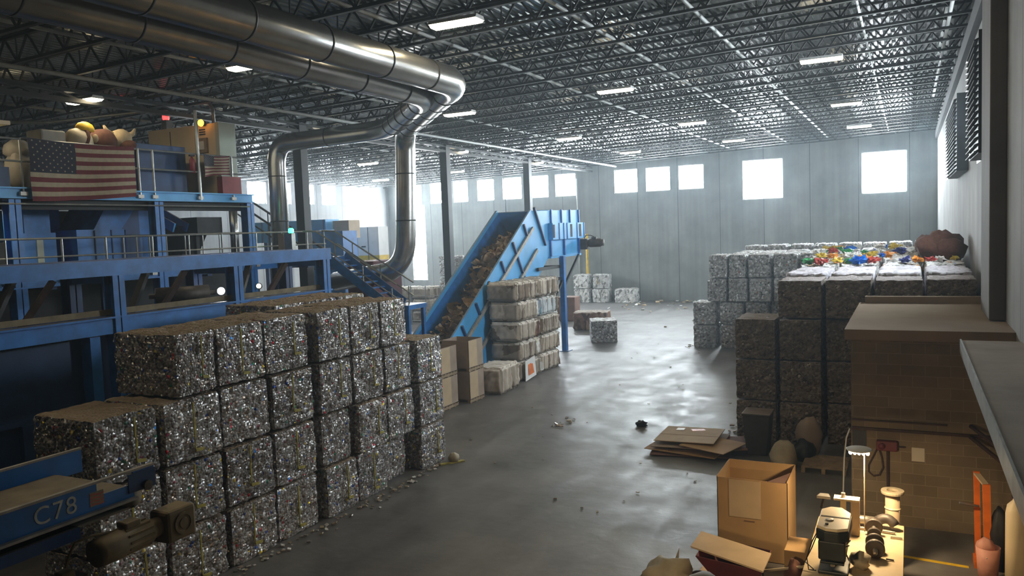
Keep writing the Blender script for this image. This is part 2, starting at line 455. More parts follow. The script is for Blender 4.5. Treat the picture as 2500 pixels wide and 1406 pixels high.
def floor_mat():
    mt, nt, bs = newmat('floor_concrete')
    v = coords(nt, 'Object')
    n = noisen(nt, v, 0.22, 8, 0.66)                     # broad worn patches
    wv = nt.nodes.new('ShaderNodeTexNoise'); wv.inputs['Scale'].default_value = 0.09; wv.inputs['Detail'].default_value = 2
    nt.links.new(v, wv.inputs['Vector'])
    ad = nt.nodes.new('ShaderNodeVectorMath'); ad.operation = 'MULTIPLY_ADD'
    ad.inputs[1].default_value = (3.5,3.5,0); nt.links.new(wv.outputs['Color'], ad.inputs[0]); nt.links.new(v, ad.inputs[2])
    mp = nt.nodes.new('ShaderNodeMapping'); mp.inputs['Scale'].default_value = (1.7,0.16,1); mp.inputs['Rotation'].default_value = (0,0,0.12)
    nt.links.new(ad.outputs[0], mp.inputs[0])
    n2 = noisen(nt, mp.outputs[0], 1.0, 7, 0.62)         # drawn-out wheel marks
    n3 = noisen(nt, v, 1.1, 6, 0.65)
    f = mth(nt, 'ADD', mth(nt, 'ADD', mth(nt, 'MULTIPLY', n, 0.5), mth(nt, 'MULTIPLY', n2, 0.25)), mth(nt, 'MULTIPLY', n3, 0.25))
    c = ramp(nt, f, [(0.38,(0.075,0.068,0.063)),(0.48,(0.12,0.112,0.106)),(0.56,(0.17,0.162,0.155)),(0.66,(0.26,0.252,0.243))])
    nt.links.new(c, bs.inputs['Base Color'])
    r = nt.nodes.new('ShaderNodeMapRange'); nt.links.new(mth(nt, 'ADD', mth(nt, 'MULTIPLY', n3, 0.6), mth(nt, 'MULTIPLY', n2, 0.4)), r.inputs[0])
    r.inputs[1].default_value = 0.35; r.inputs[2].default_value = 0.62; r.inputs[3].default_value = 0.32; r.inputs[4].default_value = 0.58
    nt.links.new(r.outputs[0], bs.inputs['Roughness'])
    bump(nt, bs, noisen(nt, v, 3.0, 7), 0.5, 0.02)
    return mt
M['floor'] = floor_mat()

def deck_mat():
    mt, nt, bs = newmat('ribbed_deck')
    v = coords(nt, 'Object', (1,0.15,1))
    c = ramp(nt, noisen(nt, v, 1.2, 4), [(0.3,(0.09,0.097,0.09)),(0.7,(0.20,0.21,0.20))])
    nt.links.new(c, bs.inputs['Base Color'])
    bs.inputs['Metallic'].default_value = 0.92; bs.inputs['Roughness'].default_value = 0.27
    return mt
M['deck'] = deck_mat()

def block_mat():
    mt, nt, bs = newmat('concrete_block')
    tc = nt.nodes.new('ShaderNodeTexCoord')
    s = nt.nodes.new('ShaderNodeSeparateXYZ'); nt.links.new(tc.outputs['Object'], s.inputs[0])
    cb = nt.nodes.new('ShaderNodeCombineXYZ')
    nt.links.new(mth(nt, 'ADD', s.outputs[0], s.outputs[1]), cb.inputs[0]); nt.links.new(s.outputs[2], cb.inputs[1])
    b = nt.nodes.new('ShaderNodeTexBrick')
    nt.links.new(cb.outputs[0], b.inputs['Vector'])
    b.inputs['Color1'].default_value = (0.21,0.16,0.10,1); b.inputs['Color2'].default_value = (0.27,0.21,0.135,1)
    b.inputs['Mortar'].default_value = (0.33,0.27,0.18,1)
    b.inputs['Scale'].default_value = 1.0; b.inputs['Mortar Size'].default_value = 0.006
    b.inputs['Brick Width'].default_value = 0.4; b.inputs['Row Height'].default_value = 0.2
    n = noisen(nt, tc.outputs['Object'], 1.3, 5)
    c = mixc(nt, 0.6, b.outputs[0], ramp(nt, n, [(0.3,(0.5,0.5,0.5)),(0.7,(1,1,1))]), 'MULTIPLY')
    nt.links.new(c, bs.inputs['Base Color']); bs.inputs['Roughness'].default_value = 0.85
    bump(nt, bs, noisen(nt, tc.outputs['Object'], 30, 2), 0.2, 0.005)
    return mt
M['block'] = block_mat()

# ------------------------------------------------------------------ structure
XL, XR, YF = -40.9, 1.62, 58.3
YB = -4.0
def zj(x): return 10.95 + 0.03*x          # underside of the roof joists
JD = 0.72                                  # joist depth
def zd(x): return zj(x) + JD               # underside of the roof deck
def struct(mb, name, mat, **k):
    return mb.build(name, mat, origin=(0,0,0), kind='structure', **k)

struct(MB().box(XL, XR+2, YB, YF, -0.3, 0.0), 'floor', M['floor'])

# ribbed roof deck, ribs run away from the camera
b = MB(); xs = []; x = XL
prof = []
while x < XR+0.3:
    prof += [(x, 0), (x+0.09, 0), (x+0.115, 0.05), (x+0.20, 0.05)]
    x += 0.225
pts = [(px, zd(px)+dz) for px, dz in prof]
n = len(pts)
vs = [(px, YB, pz) for px, pz in pts] + [(px, YF+0.3, pz) for px, pz in pts]
b.add(vs, [(i, i+1, n+i+1, n+i) for i in range(n-1)])
struct(b, 'ceiling', M['deck'])

def wall_with_holes(axis, pos, thick, a0, a1, holes, ztop, name, mat):
    """wall as a grid of blocks with real openings; holes: (u0,u1,z0,z1)"""
    us = sorted({a0, a1} | {h[0] for h in holes} | {h[1] for h in holes})
    zs = sorted({0.0, 99.0} | {h[2] for h in holes} | {h[3] for h in holes})
    b = MB()
    for i in range(len(us)-1):
        run = None
        for j in range(len(zs)-1):
            u0, u1, z0, z1 = us[i], us[i+1], zs[j], zs[j+1]
            hole = any(h[0]-1e-6 <= u0 and u1 <= h[1]+1e-6 and h[2]-1e-6 <= z0 and z1 <= h[3]+1e-6 for h in holes)
            if hole: continue
            ta = min(z1, ztop(u0)); tb = min(z1, ztop(u1))
            if axis == 'y':
                b.add([(u0,pos,z0),(u1,pos,z0),(u1,pos+thick,z0),(u0,pos+thick,z0),(u0,pos,ta),(u1,pos,tb),(u1,pos+thick,tb),(u0,pos+thick,ta)],
                      [(0,3,2,1),(4,5,6,7),(0,1,5,4),(1,2,6,5),(2,3,7,6),(3,0,4,7)])
            else:
                b.box(min(pos,pos+thick), max(pos,pos+thick), u0, u1, z0, ta)
    return struct(b, name, mat)

k = (YF)/57.0
def Zs(z): return 5.7 + (z-5.7)*k
HZ0, HZ1 = Zs(8.13), Zs(9.84)
far_small = [(-37.72,-36.6), (-35.74,-34.6), (-33.5,-32.15), (-31.25,-29.75), (-28.95,-27.3), (-26.75,-25.0), (-24.4,-22.72),
             (-19.62,-17.85), (-17.2,-15.42), (-14.78,-13.0)]
holes = [(a*k, c*k, HZ0, HZ1) for a, c in far_small]
holes += [(-10.31*k, -7.65*k, Zs(7.18), Zs(9.86)), (-2.77*k, -0.12*k, Zs(7.18), Zs(9.84))]
DOOR = (-37.75*k, -36.35*k, 1.7, HZ0-0.06)
wall_with_holes('y', YF, 0.3, XL, XR+0.3, holes + [DOOR], zd, 'wall_far', M['wall_far'])
WN = 0
def window(axis, pos, depth, u0, u1, z0, z1, cols=1):
    """frame in the opening and one glowing daylight pane"""
    global WN; WN += 1
    f = MB(); t = 0.06
    def bx(mb, a0, a1, q0, q1, d0, d1):
        if axis == 'y': mb.box(a0, a1, pos+d0, pos+d1, q0, q1)
        else: mb.box(min(pos+d0*depth, pos+d1*depth), max(pos+d0*depth, pos+d1*depth), a0, a1, q0, q1)
    bx(f, u0, u0+t, z0, z1, 0.12, 0.2); bx(f, u1-t, u1, z0, z1, 0.12, 0.2)
    bx(f, u0, u1, z0, z0+t, 0.12, 0.2); bx(f, u0, u1, z1-t, z1, 0.12, 0.2)
    o = struct(f, 'window_%d' % WN, M['whitepaint'])
    p = MB(); bx(p, u0+t*0.5, u1-t*0.5, z0+t*0.5, z1-t*0.5, 0.15, 0.17)
    p.build('pane', M['window'], o)
for h in holes: window('y', YF, 1, *h)
# tall bright door opening
d = MB(); d.box(DOOR[0], DOOR[0]+0.08, YF+0.1, YF+0.2, DOOR[2], DOOR[3]); d.box(DOOR[1]-0.08, DOOR[1], YF+0.1, YF+0.2, DOOR[2], DOOR[3])
d.box(DOOR[0], DOOR[1], YF+0.1, YF+0.2, DOOR[3]-0.08, DOOR[3])
o = struct(d, 'door_1', M['whitepaint'])
MB().box(DOOR[0]+0.04, DOOR[1]-0.04, YF+0.15, YF+0.17, DOOR[2], DOOR[3]-0.04).build('pane', M['doorlight'], o)

# left wall with its row of windows
lh = [(40.75,42.5), (43.3,45.0), (45.9,47.5), (48.4,50.05), (51.0,52.7), (53.35,55.2)]
lh += [(38.2,39.9), (35.6,37.3)]
lholes = [(a*k*0.999, c*k*0.999, Zs(8.17), Zs(9.66)) for a, c in lh]
wall_with_holes('x', XL, -0.3, YB, YF+0.3, lholes, lambda u: zd(XL), 'wall_left', M['wall_left'])
for h in lholes: window('x', XL, -1, *h)

# right wall
rholes = [(23.0,24.9,7.0,9.2), (40.6,44.5,7.3,9.2)]
wall_with_holes('x', XR, 0.3, YB, YF+0.3, rholes, lambda u: zd(XR), 'wall_right', M['wall_right'])
for h in rholes: window('x', XR, 1, *h)
struct(MB().box(1.34, XR, 17.4, 19.3, 3.66, zd(1.5)), 'trim_1', M['pilaster'], bevel=0.02)
struct(MB().box(XR-0.16, XR, 19.4, YF, zj(XR)-0.55, zj(XR)-0.1), 'trim_2', M['black'])

# concrete ledge along the right wall with a steel edge
o = struct(MB().box(0.77, XR, 0.3, 15.05, 3.42, 3.6), 'trim_3', M['ledge'])
MB().box(0.745, 0.77, 0.3, 15.05, 3.40, 3.62).build('steel_edge', M['rail'], o)

# block-walled workshop room under a slab
struct(MB().box(-0.98, XR, 15.95, 16.15, 0, 3.45), 'wall_workshop', M['block'])
struct(MB().box(-0.98, -0.78, 16.15, 20.9, 0, 3.45), 'wall_workshop_side', M['block'])
o = struct(MB().box(-1.08, XR, 15.85, 21.0, 3.45, 3.64), 'ceiling_workshop', M['roofdust'])
MB().box(-0.95, 1.55, 20.75, 21.0, 3.64, 3.8).build('upstand', M['roofdust'], o)

# columns
def column(x, y, label):
    zt = zj(x)
    b = MB(); s = 0.21
    b.box(x-s, x+s, y-s, y+s, 0.04, zt)
    c = thing('steel_column', label, 'column', (x, y, 0), 'roof columns')
    b.build('post', M['column'], c, bevel=0.015)
    MB().box(x-0.32, x+0.32, y-0.32, y+0.32, 0, 0.04).build('base_plate', M['black'], c)
    MB().box(x-0.3, x+0.3, y-0.3, y+0.3, zt-0.06, zt).build('cap_plate', M['black'], c)
column(-22, 25.4, 'thick dark steel column right beside the vertical duct, nearest of three')
column(-22, 36.7, 'dark steel column just left of the blue feed conveyor')
column(-22, 46.9, 'thin bluish steel column above the head of the feed conveyor, farthest of three')

# open-web joists across the hall: one mesh, copied
def joist_mesh():
    b = MB(); x0, x1 = XL+0.05, XR-0.02; n = 46; st = (x1-x0)/n
    b.bar((x0,0,zj(x0)+0.04), (x1,0,zj(x1)+0.04), 0.11, 0.07)
    b.bar((x0,0,zd(x0)-0.04), (x1,0,zd(x1)-0.04), 0.12, 0.07)
    for i in range(n):
        xa, xm, xb = x0+i*st, x0+(i+0.5)*st, x0+(i+1)*st
        b.bar((xa,0,zd(xa)-0.05), (xm,0,zj(xm)+0.05), 0.045)
        b.bar((xm,0,zj(xm)+0.05), (xb,0,zd(xb)-0.05), 0.045)
        if i % 2 == 0: b.bar((xm,0,zj(xm)+0.05), (xm,0,zd(xm)-0.05), 0.03)
    return b.mesh('roof_joist', M['joist'])
jm = joist_mesh()
JY = [YF-0.7-1.72*i for i in range(33)]
for i, y in enumerate(JY):
    o = bpy.data.objects.new('roof_joist', jm); COL.objects.link(o)
    o.location = (0, y, 0)
    o['label'] = 'dark open-web roof joist, %s out from the far window wall' % ordn(i)
    o['category'] = 'joist'; o['group'] = 'open-web roof joists'
# joist girder along the column line
b = MB(); x = -21.95; zb = zj(x)-0.38
b.box(x-0.14, x+0.14, 2, YF, zb, zb+0.12); b.box(x-0.14, x+0.14, 2, YF, zj(x)-0.1, zj(x)-0.003)
y = 2.0
while y < YF-1.2:
    b.bar((x,y,zj(x)-0.1), (x,y+0.6,zb+0.1), 0.07); b.bar((x,y+0.6,zb+0.1), (x,y+1.2,zj(x)-0.1), 0.07); y += 1.2
b.build('roof_girder', M['joist'], label='long dark roof girder running over the columns to the far wall', cat='girder')

# sprinkler pipes along the hall, threaded through the joists
for x, dz, r, lab in ((1.0,0.13,0.05,'bright white pipe under the roof edge, closest to the right wall'), (-1.2,0.3,0.035,'thin white roof pipe, second from the right wall'),
               (-4.9,0.3,0.05,'white roof pipe, third from the right wall'), (-7.55,0.3,0.05,'white roof pipe, fourth from the right wall'),
               (-11.4,0.3,0.05,'white roof pipe, fifth from the right wall, over the ducts'), (-17.8,0.3,0.05,'white roof pipe, sixth from the right wall, left of the ducts'),
               (-19.9,-0.14,0.06,'grey roof pipe below the joists over the flags'), (-26.5,0.3,0.05,'white roof pipe left of the column line')):
    z = zj(x)+dz
    y0, y1 = (22.0, 42.0) if x == 1.0 else (3.0, YF)
    p = MB().tube([(x,y0,z),(x,y1,z)], r, 8)
    p.build('roof_pipe', M['pipe'], smooth=True, label=lab, cat='pipe', group='pipes under the roof')

# high-bay lamps hung under the joists
LX = [-2.45, -9.2, -15.5, -22.1, -28.1, -34.4]
LY = [5.2, 16.1, 27.1, 38.2, 48.2]
def lamp_proto():
    t = thing('ceiling_lamp', '-', 'ceiling lamp', (0,0,0), 'high-bay ceiling lamps')
    b = MB(); b.prism([(-0.22,0.02),(-0.16,0.11),(0.16,0.11),(0.22,0.02)], 'x', -0.62, 0.62)
    b.build('housing', M['whitepaint'], t)
    b = MB(); b.prism([(-0.20,0.02),(-0.13,-0.04),(0.13,-0.04),(0.20,0.02)], 'x', -0.6, 0.6)
    b.build('lens', M['tube'], t)
    for sx in (-0.5, 0.5):
        MB().tube([(sx,0,0.11),(sx,0,0.26)], 0.008, 6).build('hanger', M['black'], t)
    return t
lp = lamp_proto(); first = True
rows = {5.2:'added unseen row above the camera', 16.1:'nearest row in view', 27.1:'second row', 38.2:'third row', 48.2:'farthest row'}
cols = ['first','second','third','fourth','fifth','sixth']
for y in LY:
    for i, x in enumerate(LX):
        if y == 5.2 and i not in (1, 2): continue  # only two lamps in this unseen row, added to light the near bale ends
        if (i == 5 and y < 40) or (i == 4 and y == 16.1): continue
        loc = (x, y, zj(x)-0.26)
        lab = 'high-bay ceiling lamp, %s from the right wall, %s' % (cols[i], rows[y])
        if first: lp.location = loc; lp['label'] = lab; first = False
        else: dup(lp, loc, lab)

# ------------------------------------------------------------------ ducts
def arc(a, c, b, n=7):
    """points rounding the corner a-c-b"""
    a, c, b = Vector(a), Vector(c), Vector(b)
    return [a*(1-t)**2 + c*2*t*(1-t) + b*t*t for t in [i/n for i in range(n+1)]]
def duct(label, pts, r, bands):
    t = thing('spiral_duct', label, 'duct', pts[0], 'large galvanised ducts')
    MB().tube(pts, r, 28).build('pipe', M['galv'], t, smooth=True)
    P = [Vector(p) for p in pts]
    for p, d in bands:
        p = Vector(p); d = Vector(d).normalized()
        MB().lathe([(r+0.002,-0.02),(r+0.014,-0.02),(r+0.014,0.02),(r+0.002,0.02)], p, d, 28).build('band', M['band'], t, smooth=True)
    return t
r = 0.37
e1 = Vector((-10.6,17.9,9.6)); c1 = Vector((-10.75,18.75,9.6)); s1 = Vector((-11.4,19.25,9.58))
g1 = Vector((-15.9,24.1,9.5)); g2 = Vector((-16.45,24.65,9.45)); g3 = Vector((-16.5,24.75,8.75))
l1 = Vector((-16.62,24.7,5.6)); l2 = Vector((-16.7,24.72,4.35)); l3 = Vector((-17.9,24.78,4.25)); l4 = Vector((-20.2,25.0,3.95))
pts = [Vector((-10.6,1.0,9.6))] + arc(e1,c1,s1,6) + arc(g1,g2,g3,6) + [Vector((-16.55,24.72,7.2))] + arc(l1,l2,l3,8) + [l4]
bands = [((-10.6,y,9.6),(0,1,0)) for y in (4.6,6.7,8.8,10.9,13.0,15.1,17.0)]
bands += [(s1.lerp(g1,q),(g1-s1)) for q in (0.02,0.2,0.4,0.6,0.8,0.98)] + [((-16.54,24.73,7.9),(0,0,1)),((-16.58,24.71,6.2),(0,0,1))]
duct('shiny round duct along the roof that bends down beside the feed conveyor', pts, r, bands)
e1 = Vector((-12.05,18.7,9.55)); c1 = Vector((-12.2,19.4,9.55)); s1 = Vector((-12.75,20.0,9.53))
g1 = Vector((-16.1,23.4,9.5)); g2 = Vector((-16.75,24.0,9.5)); g3 = Vector((-17.6,24.25,9.5))
d1 = Vector((-21.95,24.75,9.5)); d2 = Vector((-22.68,24.8,9.5)); d3 = Vector((-22.72,24.8,8.7))
pts = [Vector((-12.05,1.0,9.55))] + arc(e1,c1,s1,6) + arc(g1,g2,g3,6) + arc(d1,d2,d3,6) + [Vector((-22.75,24.8,0.6))]
bands = [((-12.05,y,9.55),(0,1,0)) for y in (5.6,7.7,9.8,11.9,14.0,16.1,18.0)]
bands += [(s1.lerp(g1,q),(g1-s1)) for q in (0.02,0.25,0.5,0.75,0.98)] + [((-19.8,24.5,9.5),(1,0.12,0))] + [((-22.73,24.8,z),(0,0,1)) for z in (8.2,6.4,4.6)]
duct('second round roof duct behind the first, dropping down beside the thick column', pts, r*0.95, bands)

# ------------------------------------------------------------------ bales
def bale_mesh(name, mat, dx, dy, dz, seed, amp=0.035, cell=0.068, corner=0.012, wires=None, wax=2):
    """pressed block: lumpy subdivided box, softened corners, optional grooves where wires squeeze it"""
    nx, ny, nz = [max(4, int(d/cell)) for d in (dx, dy, dz)]
    idx = {}; vs = []; fs = []
    off = Vector((seed*5.3, seed*2.9, seed*7.7))
    def V(i, j, k):
        key = (i, j, k)
        if key in idx: return idx[key]
        p = Vector((dx*(i/nx-0.5), dy*(j/ny-0.5), dz*(k/nz)))
        c = Vector((0, 0, dz/2)); q = p-c
        hx, hy, hz = dx/2, dy/2, dz/2
        # soften corners
        e = Vector((q.x/hx, q.y/hy, q.z/hz))
        nrm = Vector((e.x if abs(e.x) > 0.999 else 0, e.y if abs(e.y) > 0.999 else 0, e.z if abs(e.z) > 0.999 else 0))
        cnt = sum(1 for w in nrm if abs(w) > 0)
        if nrm.length: nrm.normalize()
        dsp = amp*(noise.noise(q*5.0+off)*0.9 + noise.noise(q*14.0+off)*0.9) + amp*0.4*noise.noise(q*1.3+off)
        if cnt > 1: dsp -= corner*(cnt-1)*0.8
        # faces belly out a little
        belly = (1-e.x**4)*(1-e.y**4) if abs(e.z) > 0.99 else ((1-e.x**4)*(1-e.z**4) if abs(e.y) > 0.99 else (1-e.y**4)*(1-e.z**4))
        dsp += 0.006*belly
        if wires:
            for w in wires:
                a = (q.x, q.y, q.z)[wax]
                g = math.exp(-((a-w)/0.05)**2)
                dsp -= 0.07*g
        q = q + nrm*dsp
        q.z = max(q.z, -hz)
        idx[key] = len(vs); vs.append(q+c)
        return idx[key]
    def face(a, b, c2, d): fs.append((a, b, c2, d))
    for i in range(nx):
        for j in range(ny):
            face(V(i,j,0), V(i,j+1,0), V(i+1,j+1,0), V(i+1,j,0))
            face(V(i,j,nz), V(i+1,j,nz), V(i+1,j+1,nz), V(i,j+1,nz))
    for i in range(nx):
        for k2 in range(nz):
            face(V(i,0,k2), V(i+1,0,k2), V(i+1,0,k2+1), V(i,0,k2+1))
            face(V(i,ny,k2), V(i,ny,k2+1), V(i+1,ny,k2+1), V(i+1,ny,k2))
    for j in range(ny):
        for k2 in range(nz):
            face(V(0,j,k2), V(0,j,k2+1), V(0,j+1,k2+1), V(0,j+1,k2))
            face(V(nx,j,k2), V(nx,j+1,k2), V(nx,j+1,k2+1), V(nx,j,k2+1))
    # bring the lumpy block back to its nominal size so that neighbours only touch
    lo = [min(p[i] for p in vs) for i in range(3)]; hi = [max(p[i] for p in vs) for i in range(3)]
    D3 = (dx-0.012, dy-0.012, dz-0.004); S3 = (-D3[0]/2, -D3[1]/2, 0.002)
    vs = [Vector([S3[i]+(p[i]-lo[i])/(hi[i]-lo[i])*D3[i] for i in range(3)]) for p in vs]
    me = bpy.data.meshes.new(name)
    me.from_pydata([tuple(p) for p in vs], [], fs)
    me.materials.append(mat)
    sm = name in ('film_bale', 'cardboard_bale')
    for p in me.polygons: p.use_smooth = sm
    return me

def put(name, me, loc, label, cat='bale', group=None, rz=0.0, scale=(1,1,1)):
    o = bpy.data.objects.new(name, me); COL.objects.link(o)
    o.location = loc; o.rotation_euler = (0, 0, rz); o.scale = scale
    o['label'] = label; o['category'] = cat
    if group: o['group'] = group
    return o

BH = 1.07
# --- near left wall of can bales: columns along the aisle, four layers
can_v = [bale_mesh('can_bale', M['cans'], 1.5, 1.12, BH-0.012, s, 0.034) for s in range(6)]
def strap_mesh(seed):
    """yellow strip down the front of a bale with a short foot"""
    rr = random.Random(seed); b = MB()
    y = rr.uniform(-0.08, 0.14); z0, z1 = rr.uniform(0.14, 0.3), rr.uniform(0.9, 1.02)
    n = 9; w = 0.016
    for i in range(n):
        za, zb = z0+(z1-z0)*i/n, z0+(z1-z0)*(i+1)/n
        ya = y + 0.03*noise.noise(Vector((seed, i*0.4, 0))); yb = y + 0.03*noise.noise(Vector((seed, (i+1)*0.4, 0)))
        b.bar((0.758,ya,za), (0.758,yb,zb), w*rr.uniform(0.9,2.3), 0.02, (1,0,0))
    b.bar((0.758,y,z0), (0.758,y+0.16,z0-0.02), 0.05, 0.02, (1,0,0))
    return b.mesh('yellow_strap', M['strap'])
strap_v = [strap_mesh(s) for s in range(5)]
XC = -11.28
colE = [(7.46,8.60),(8.61,9.84),(9.85,11.03),(11.04,12.24),(12.4,13.47),(13.48,14.58),(14.59,15.68),(15.86,17.02)]
top4 = [None,(8.92,9.80),(9.81,10.96),(10.97,12.2),(12.36,13.42),(13.43,14.48),(14.49,15.52),None]
layer = ['bottom layer','second layer','third layer','top layer']
for ci in range(8):
    for L in range(4):
        e = colE[ci] if L < 3 else top4[ci]
        if e is None: continue
        w = e[1]-e[0]; yc = (e[0]+e[1])/2
        dxo = rnd.uniform(-0.05, 0.05)
        if ci == 5 and L == 1: dxo = 0.06
        if ci == 4 and L == 1: w -= 0.1; yc -= 0.06
        if ci == 6 and L == 0: dxo = -0.28
        if ci == 7: dxo = 0.04
        o = put('can_bale', can_v[rnd.randrange(6)], (XC+dxo, yc, L*BH),
                'silver crushed-can bale in the near stack, %s, %s from the camera end' % (layer[L], ORD[ci]),
                'bale', 'crushed-can bales in the near left stack', rnd.uniform(-0.012,0.012), (1, w/1.12, 1))
        if (ci*5+L*3) % 7 not in (2,):
            st = bpy.data.objects.new('yellow_strap', strap_v[rnd.randrange(5)]); COL.objects.link(st); st.parent = o
            st['label'] = 'yellow plastic strap'
for ci, yc in enumerate((13.45, 14.55, 15.6)):
    for L in range(4):
        put('can_bale', can_v[(ci+L) % 6], (XC-1.6, yc, L*BH + (0.05 if L == 3 else 0)),
            'can bale in the row behind the near stack, %s, %s from camera end' % (layer[L], ORD[ci]),
            'bale', 'crushed-can bales behind the near left stack', 0, (1, 0.94, 1))

# --- right stack, dusty brown front
dim_v = [bale_mesh('dusty_bale', M['dim'], 1.07, 1.5, BH-0.012, 20+s, 0.03) for s in range(4)]
colsX = [(-4.11,-3.04),(-3.015,-1.945),(-1.90,-0.83),(-0.80,0.27),(0.30,1.37)]
top = [(-3.03,-1.93),(-1.90,-0.80),(-0.78,0.32),(0.35,1.45)]
def nm(i): return ORD[i]
for ci, (a, c) in enumerate(colsX):
    for L in range(3):
        put('dusty_bale', dim_v[rnd.randrange(4)], ((a+c)/2, 21.86 if ci < 2 else 21.9+0.1*(ci == 2), L*BH),
            'dusty brown bale in the right stack front row, %s, %s from the left' % (layer[L], ORD[ci]),
            'bale', 'dusty bales at the front of the right stack', rnd.uniform(-0.01,0.01))
for ci, (a, c) in enumerate(top):
    put('dusty_bale', dim_v[rnd.randrange(4)], ((a+c)/2, 21.9, 3*BH),
        'dusty brown bale on top of the right stack front row, %s from the left' % ORD[ci],
        'bale', 'dusty bales at the front of the right stack', rnd.uniform(-0.006,0.006), (1.035,1,0.92+0.02*(ci % 2)))
lil_v = [bale_mesh('film_bale', M['lilac'], 1.09, 1.5, BH, 30+s, 0.045) for s in range(3)]
mix_v = [bale_mesh('mixed_plastic_bale', M['mixed'], 1.09, 1.5, BH, 40+s, 0.085, 0.075) for s in range(4)]
rowsY = [(23.45,'lilac',0.0),(24.99,'lilac',0.02),(26.53,'mixed',1.06),(28.07,'mixed',1.13),(29.61,'mixed',1.2),(31.15,'mixed',1.28)]
for ri, (y, kd, dz) in enumerate(rowsY):
    for ci, (a, c) in enumerate(top):
        x = (a+c)/2
        if kd == 'lilac':
            put('film_bale', lil_v[(ri+ci) % 3], (x, y, 3*BH+0.005),
                'pale lilac-topped film bale behind the dusty front bales, %s row back, %s from the left' % (ORD[ri], ORD[ci]),
                'bale', 'film bales on the right stack', rnd.uniform(-0.015,0.015))
        else:
            last = ci == 3 and ri >= 3
            put('mixed_plastic_bale', mix_v[rnd.randrange(4)], (x, y, 3*BH),
                'mixed colourful plastic bale on the right stack, %s row back, %s from the left' % (ORD[ri], ORD[ci]),
                'bale', 'mixed plastic bales on the right stack', rnd.uniform(-0.02,0.02), (1,1,dz+0.03*((ci+ri) % 2)))
    for L in range(3):
        put('dusty_bale', dim_v[(ri+L) % 4], ((top[0][0]+top[0][1])/2, y, L*BH),
            'dusty bale in the left flank of the right stack, %s, %s row back' % (layer[L], ORD[ri]),
            'bale', 'dusty bales in the left flank of the right stack')
        for ci in (1, 2, 3):
            put('dusty_bale', dim_v[(ri+L+ci) % 4], ((top[ci][0]+top[ci][1])/2, y, L*BH),
                'dusty bale buried inside the right stack under the coloured plastic', 'bale', 'bales buried inside the right stack')
# loose coloured plastic lying on the mixed bales
pc = {'blue': (0.01,0.16,0.62), 'red': (0.42,0.05,0.04), 'green': (0.05,0.28,0.10), 'orange': (0.7,0.27,0.04), 'yellow': (0.62,0.45,0.06), 'white': (0.82,0.82,0.8), 'navy': (0.03,0.04,0.2)}
pm = {k2: paint('plastic_'+k2, v2, 0.3, 0, 0.1) for k2, v2 in pc.items()}
bits = [('blue',-1.35,26.1,0.2),('green',-2.75,26.1,0.15),('red',-2.45,26.0,0.12),('yellow',-2.0,26.6,0.14),('red',-1.0,26.1,0.13),('orange',0.2,26.2,0.14),('red',0.55,26.15,0.12),
        ('orange',-2.2,27.6,0.13),('yellow',-2.6,28.1,0.14),('white',-1.5,27.6,0.17),('yellow',-1.1,28.6,0.14),('orange',-0.65,28.2,0.15),('navy',-0.25,29.4,0.16),
        ('white',0.3,28.4,0.2),('white',0.65,29.5,0.2),('green',-1.9,29.4,0.14),('white',-2.8,29.8,0.16),('yellow',-2.4,30.7,0.13),('white',-0.9,30.8,0.15),('navy',-0.1,26.1,0.13)]
r3 = random.Random(5)
for i in range(34):
    bits.append((r3.choice(['white','white','white','orange','yellow','blue','green','red']), r3.uniform(-2.85,1.2 if i % 3 else 0.4), r3.uniform(25.95,31.6), r3.uniform(0.09,0.17)))
bits = [q for q in bits if not (q[1] > 0.35 and 26.9 < q[2] < 29.3)]
bits.sort(key=lambda q: q[2])
cnt = {}
for i, (cn, x, y, s) in enumerate(bits):
    zz = 3*BH + BH*(1.08 if y < 27.3 else 1.15 if y < 28.8 else 1.22 if y < 30.4 else 1.3)
    b = MB().lump((x,y,zz+s*0.25), s*1.05, s*0.9, s*0.5, i, 1.5, 8, 2.9)
    j = cnt.get(cn, 0); cnt[cn] = j+1
    ncn = sum(1 for q in bits if q[0] == cn)
    lab = 'crumpled %s plastic piece on the mixed bales, %s of the %s ones from the camera' % (cn, ORD[j], cn) if ncn > 1 else 'only crumpled %s plastic piece lying on the mixed bales' % cn
    b.build('plastic_scrap', pm[cn], label=lab, cat='plastic scrap', group='loose coloured plastic on the right stack')
b = MB()
for i in range(7):
    b.lump((0.8+0.25*math.cos(i*2.4), 28.0+0.7*(i/3-1), 4.62+0.1*(i % 3)), 0.42, 0.5, 0.33, 50+i, 0.5, 7, 2)
b.build('scrap_heap', M['plushbrown'], smooth=True, label='dark brown heap of scrap on the right stack against the wall', cat='heap')

# --- far right stack of grey bales
gry_v = [bale_mesh('grey_bale', M['grey'], 1.04, 1.5, BH-0.01, 60+s, 0.045) for s in range(5)]
farE = {0: [(-8.95,-7.85),(-7.74,-6.66),(-6.6,-5.55),(-5.5,-4.45),(-4.4,-3.35)], 1: [(-8.95,-7.85),(-7.74,-6.66),(-6.6,-5.55),(-5.5,-4.45),(-4.4,-3.35)],
        2: [(-8.28,-7.36),(-7.32,-6.46),(-6.4,-5.42),(-5.36,-4.36),(-4.3,-3.3)], 3: [(-8.18,-7.3),(-7.27,-6.5),(-6.42,-5.42),(-5.36,-4.3),(-4.24,-3.2)]}
for L in range(4):
    for ci, (a, c) in enumerate(farE[L]):
        put('grey_bale', gry_v[rnd.randrange(5)], ((a+c)/2, 37.06+(0.12 if (ci > 0 and L < 2) else 0)-(0.05 if L > 1 else 0), L*BH),
            'grey bale in the far stack front row, %s, %s from the left' % (layer[L], ORD[ci]),
            'bale', 'grey bales at the front of the far right stack', rnd.uniform(-0.02,0.02), ((c-a)/1.04,1,1))
xsF = [-6.9+1.09*i for i in range(8)]
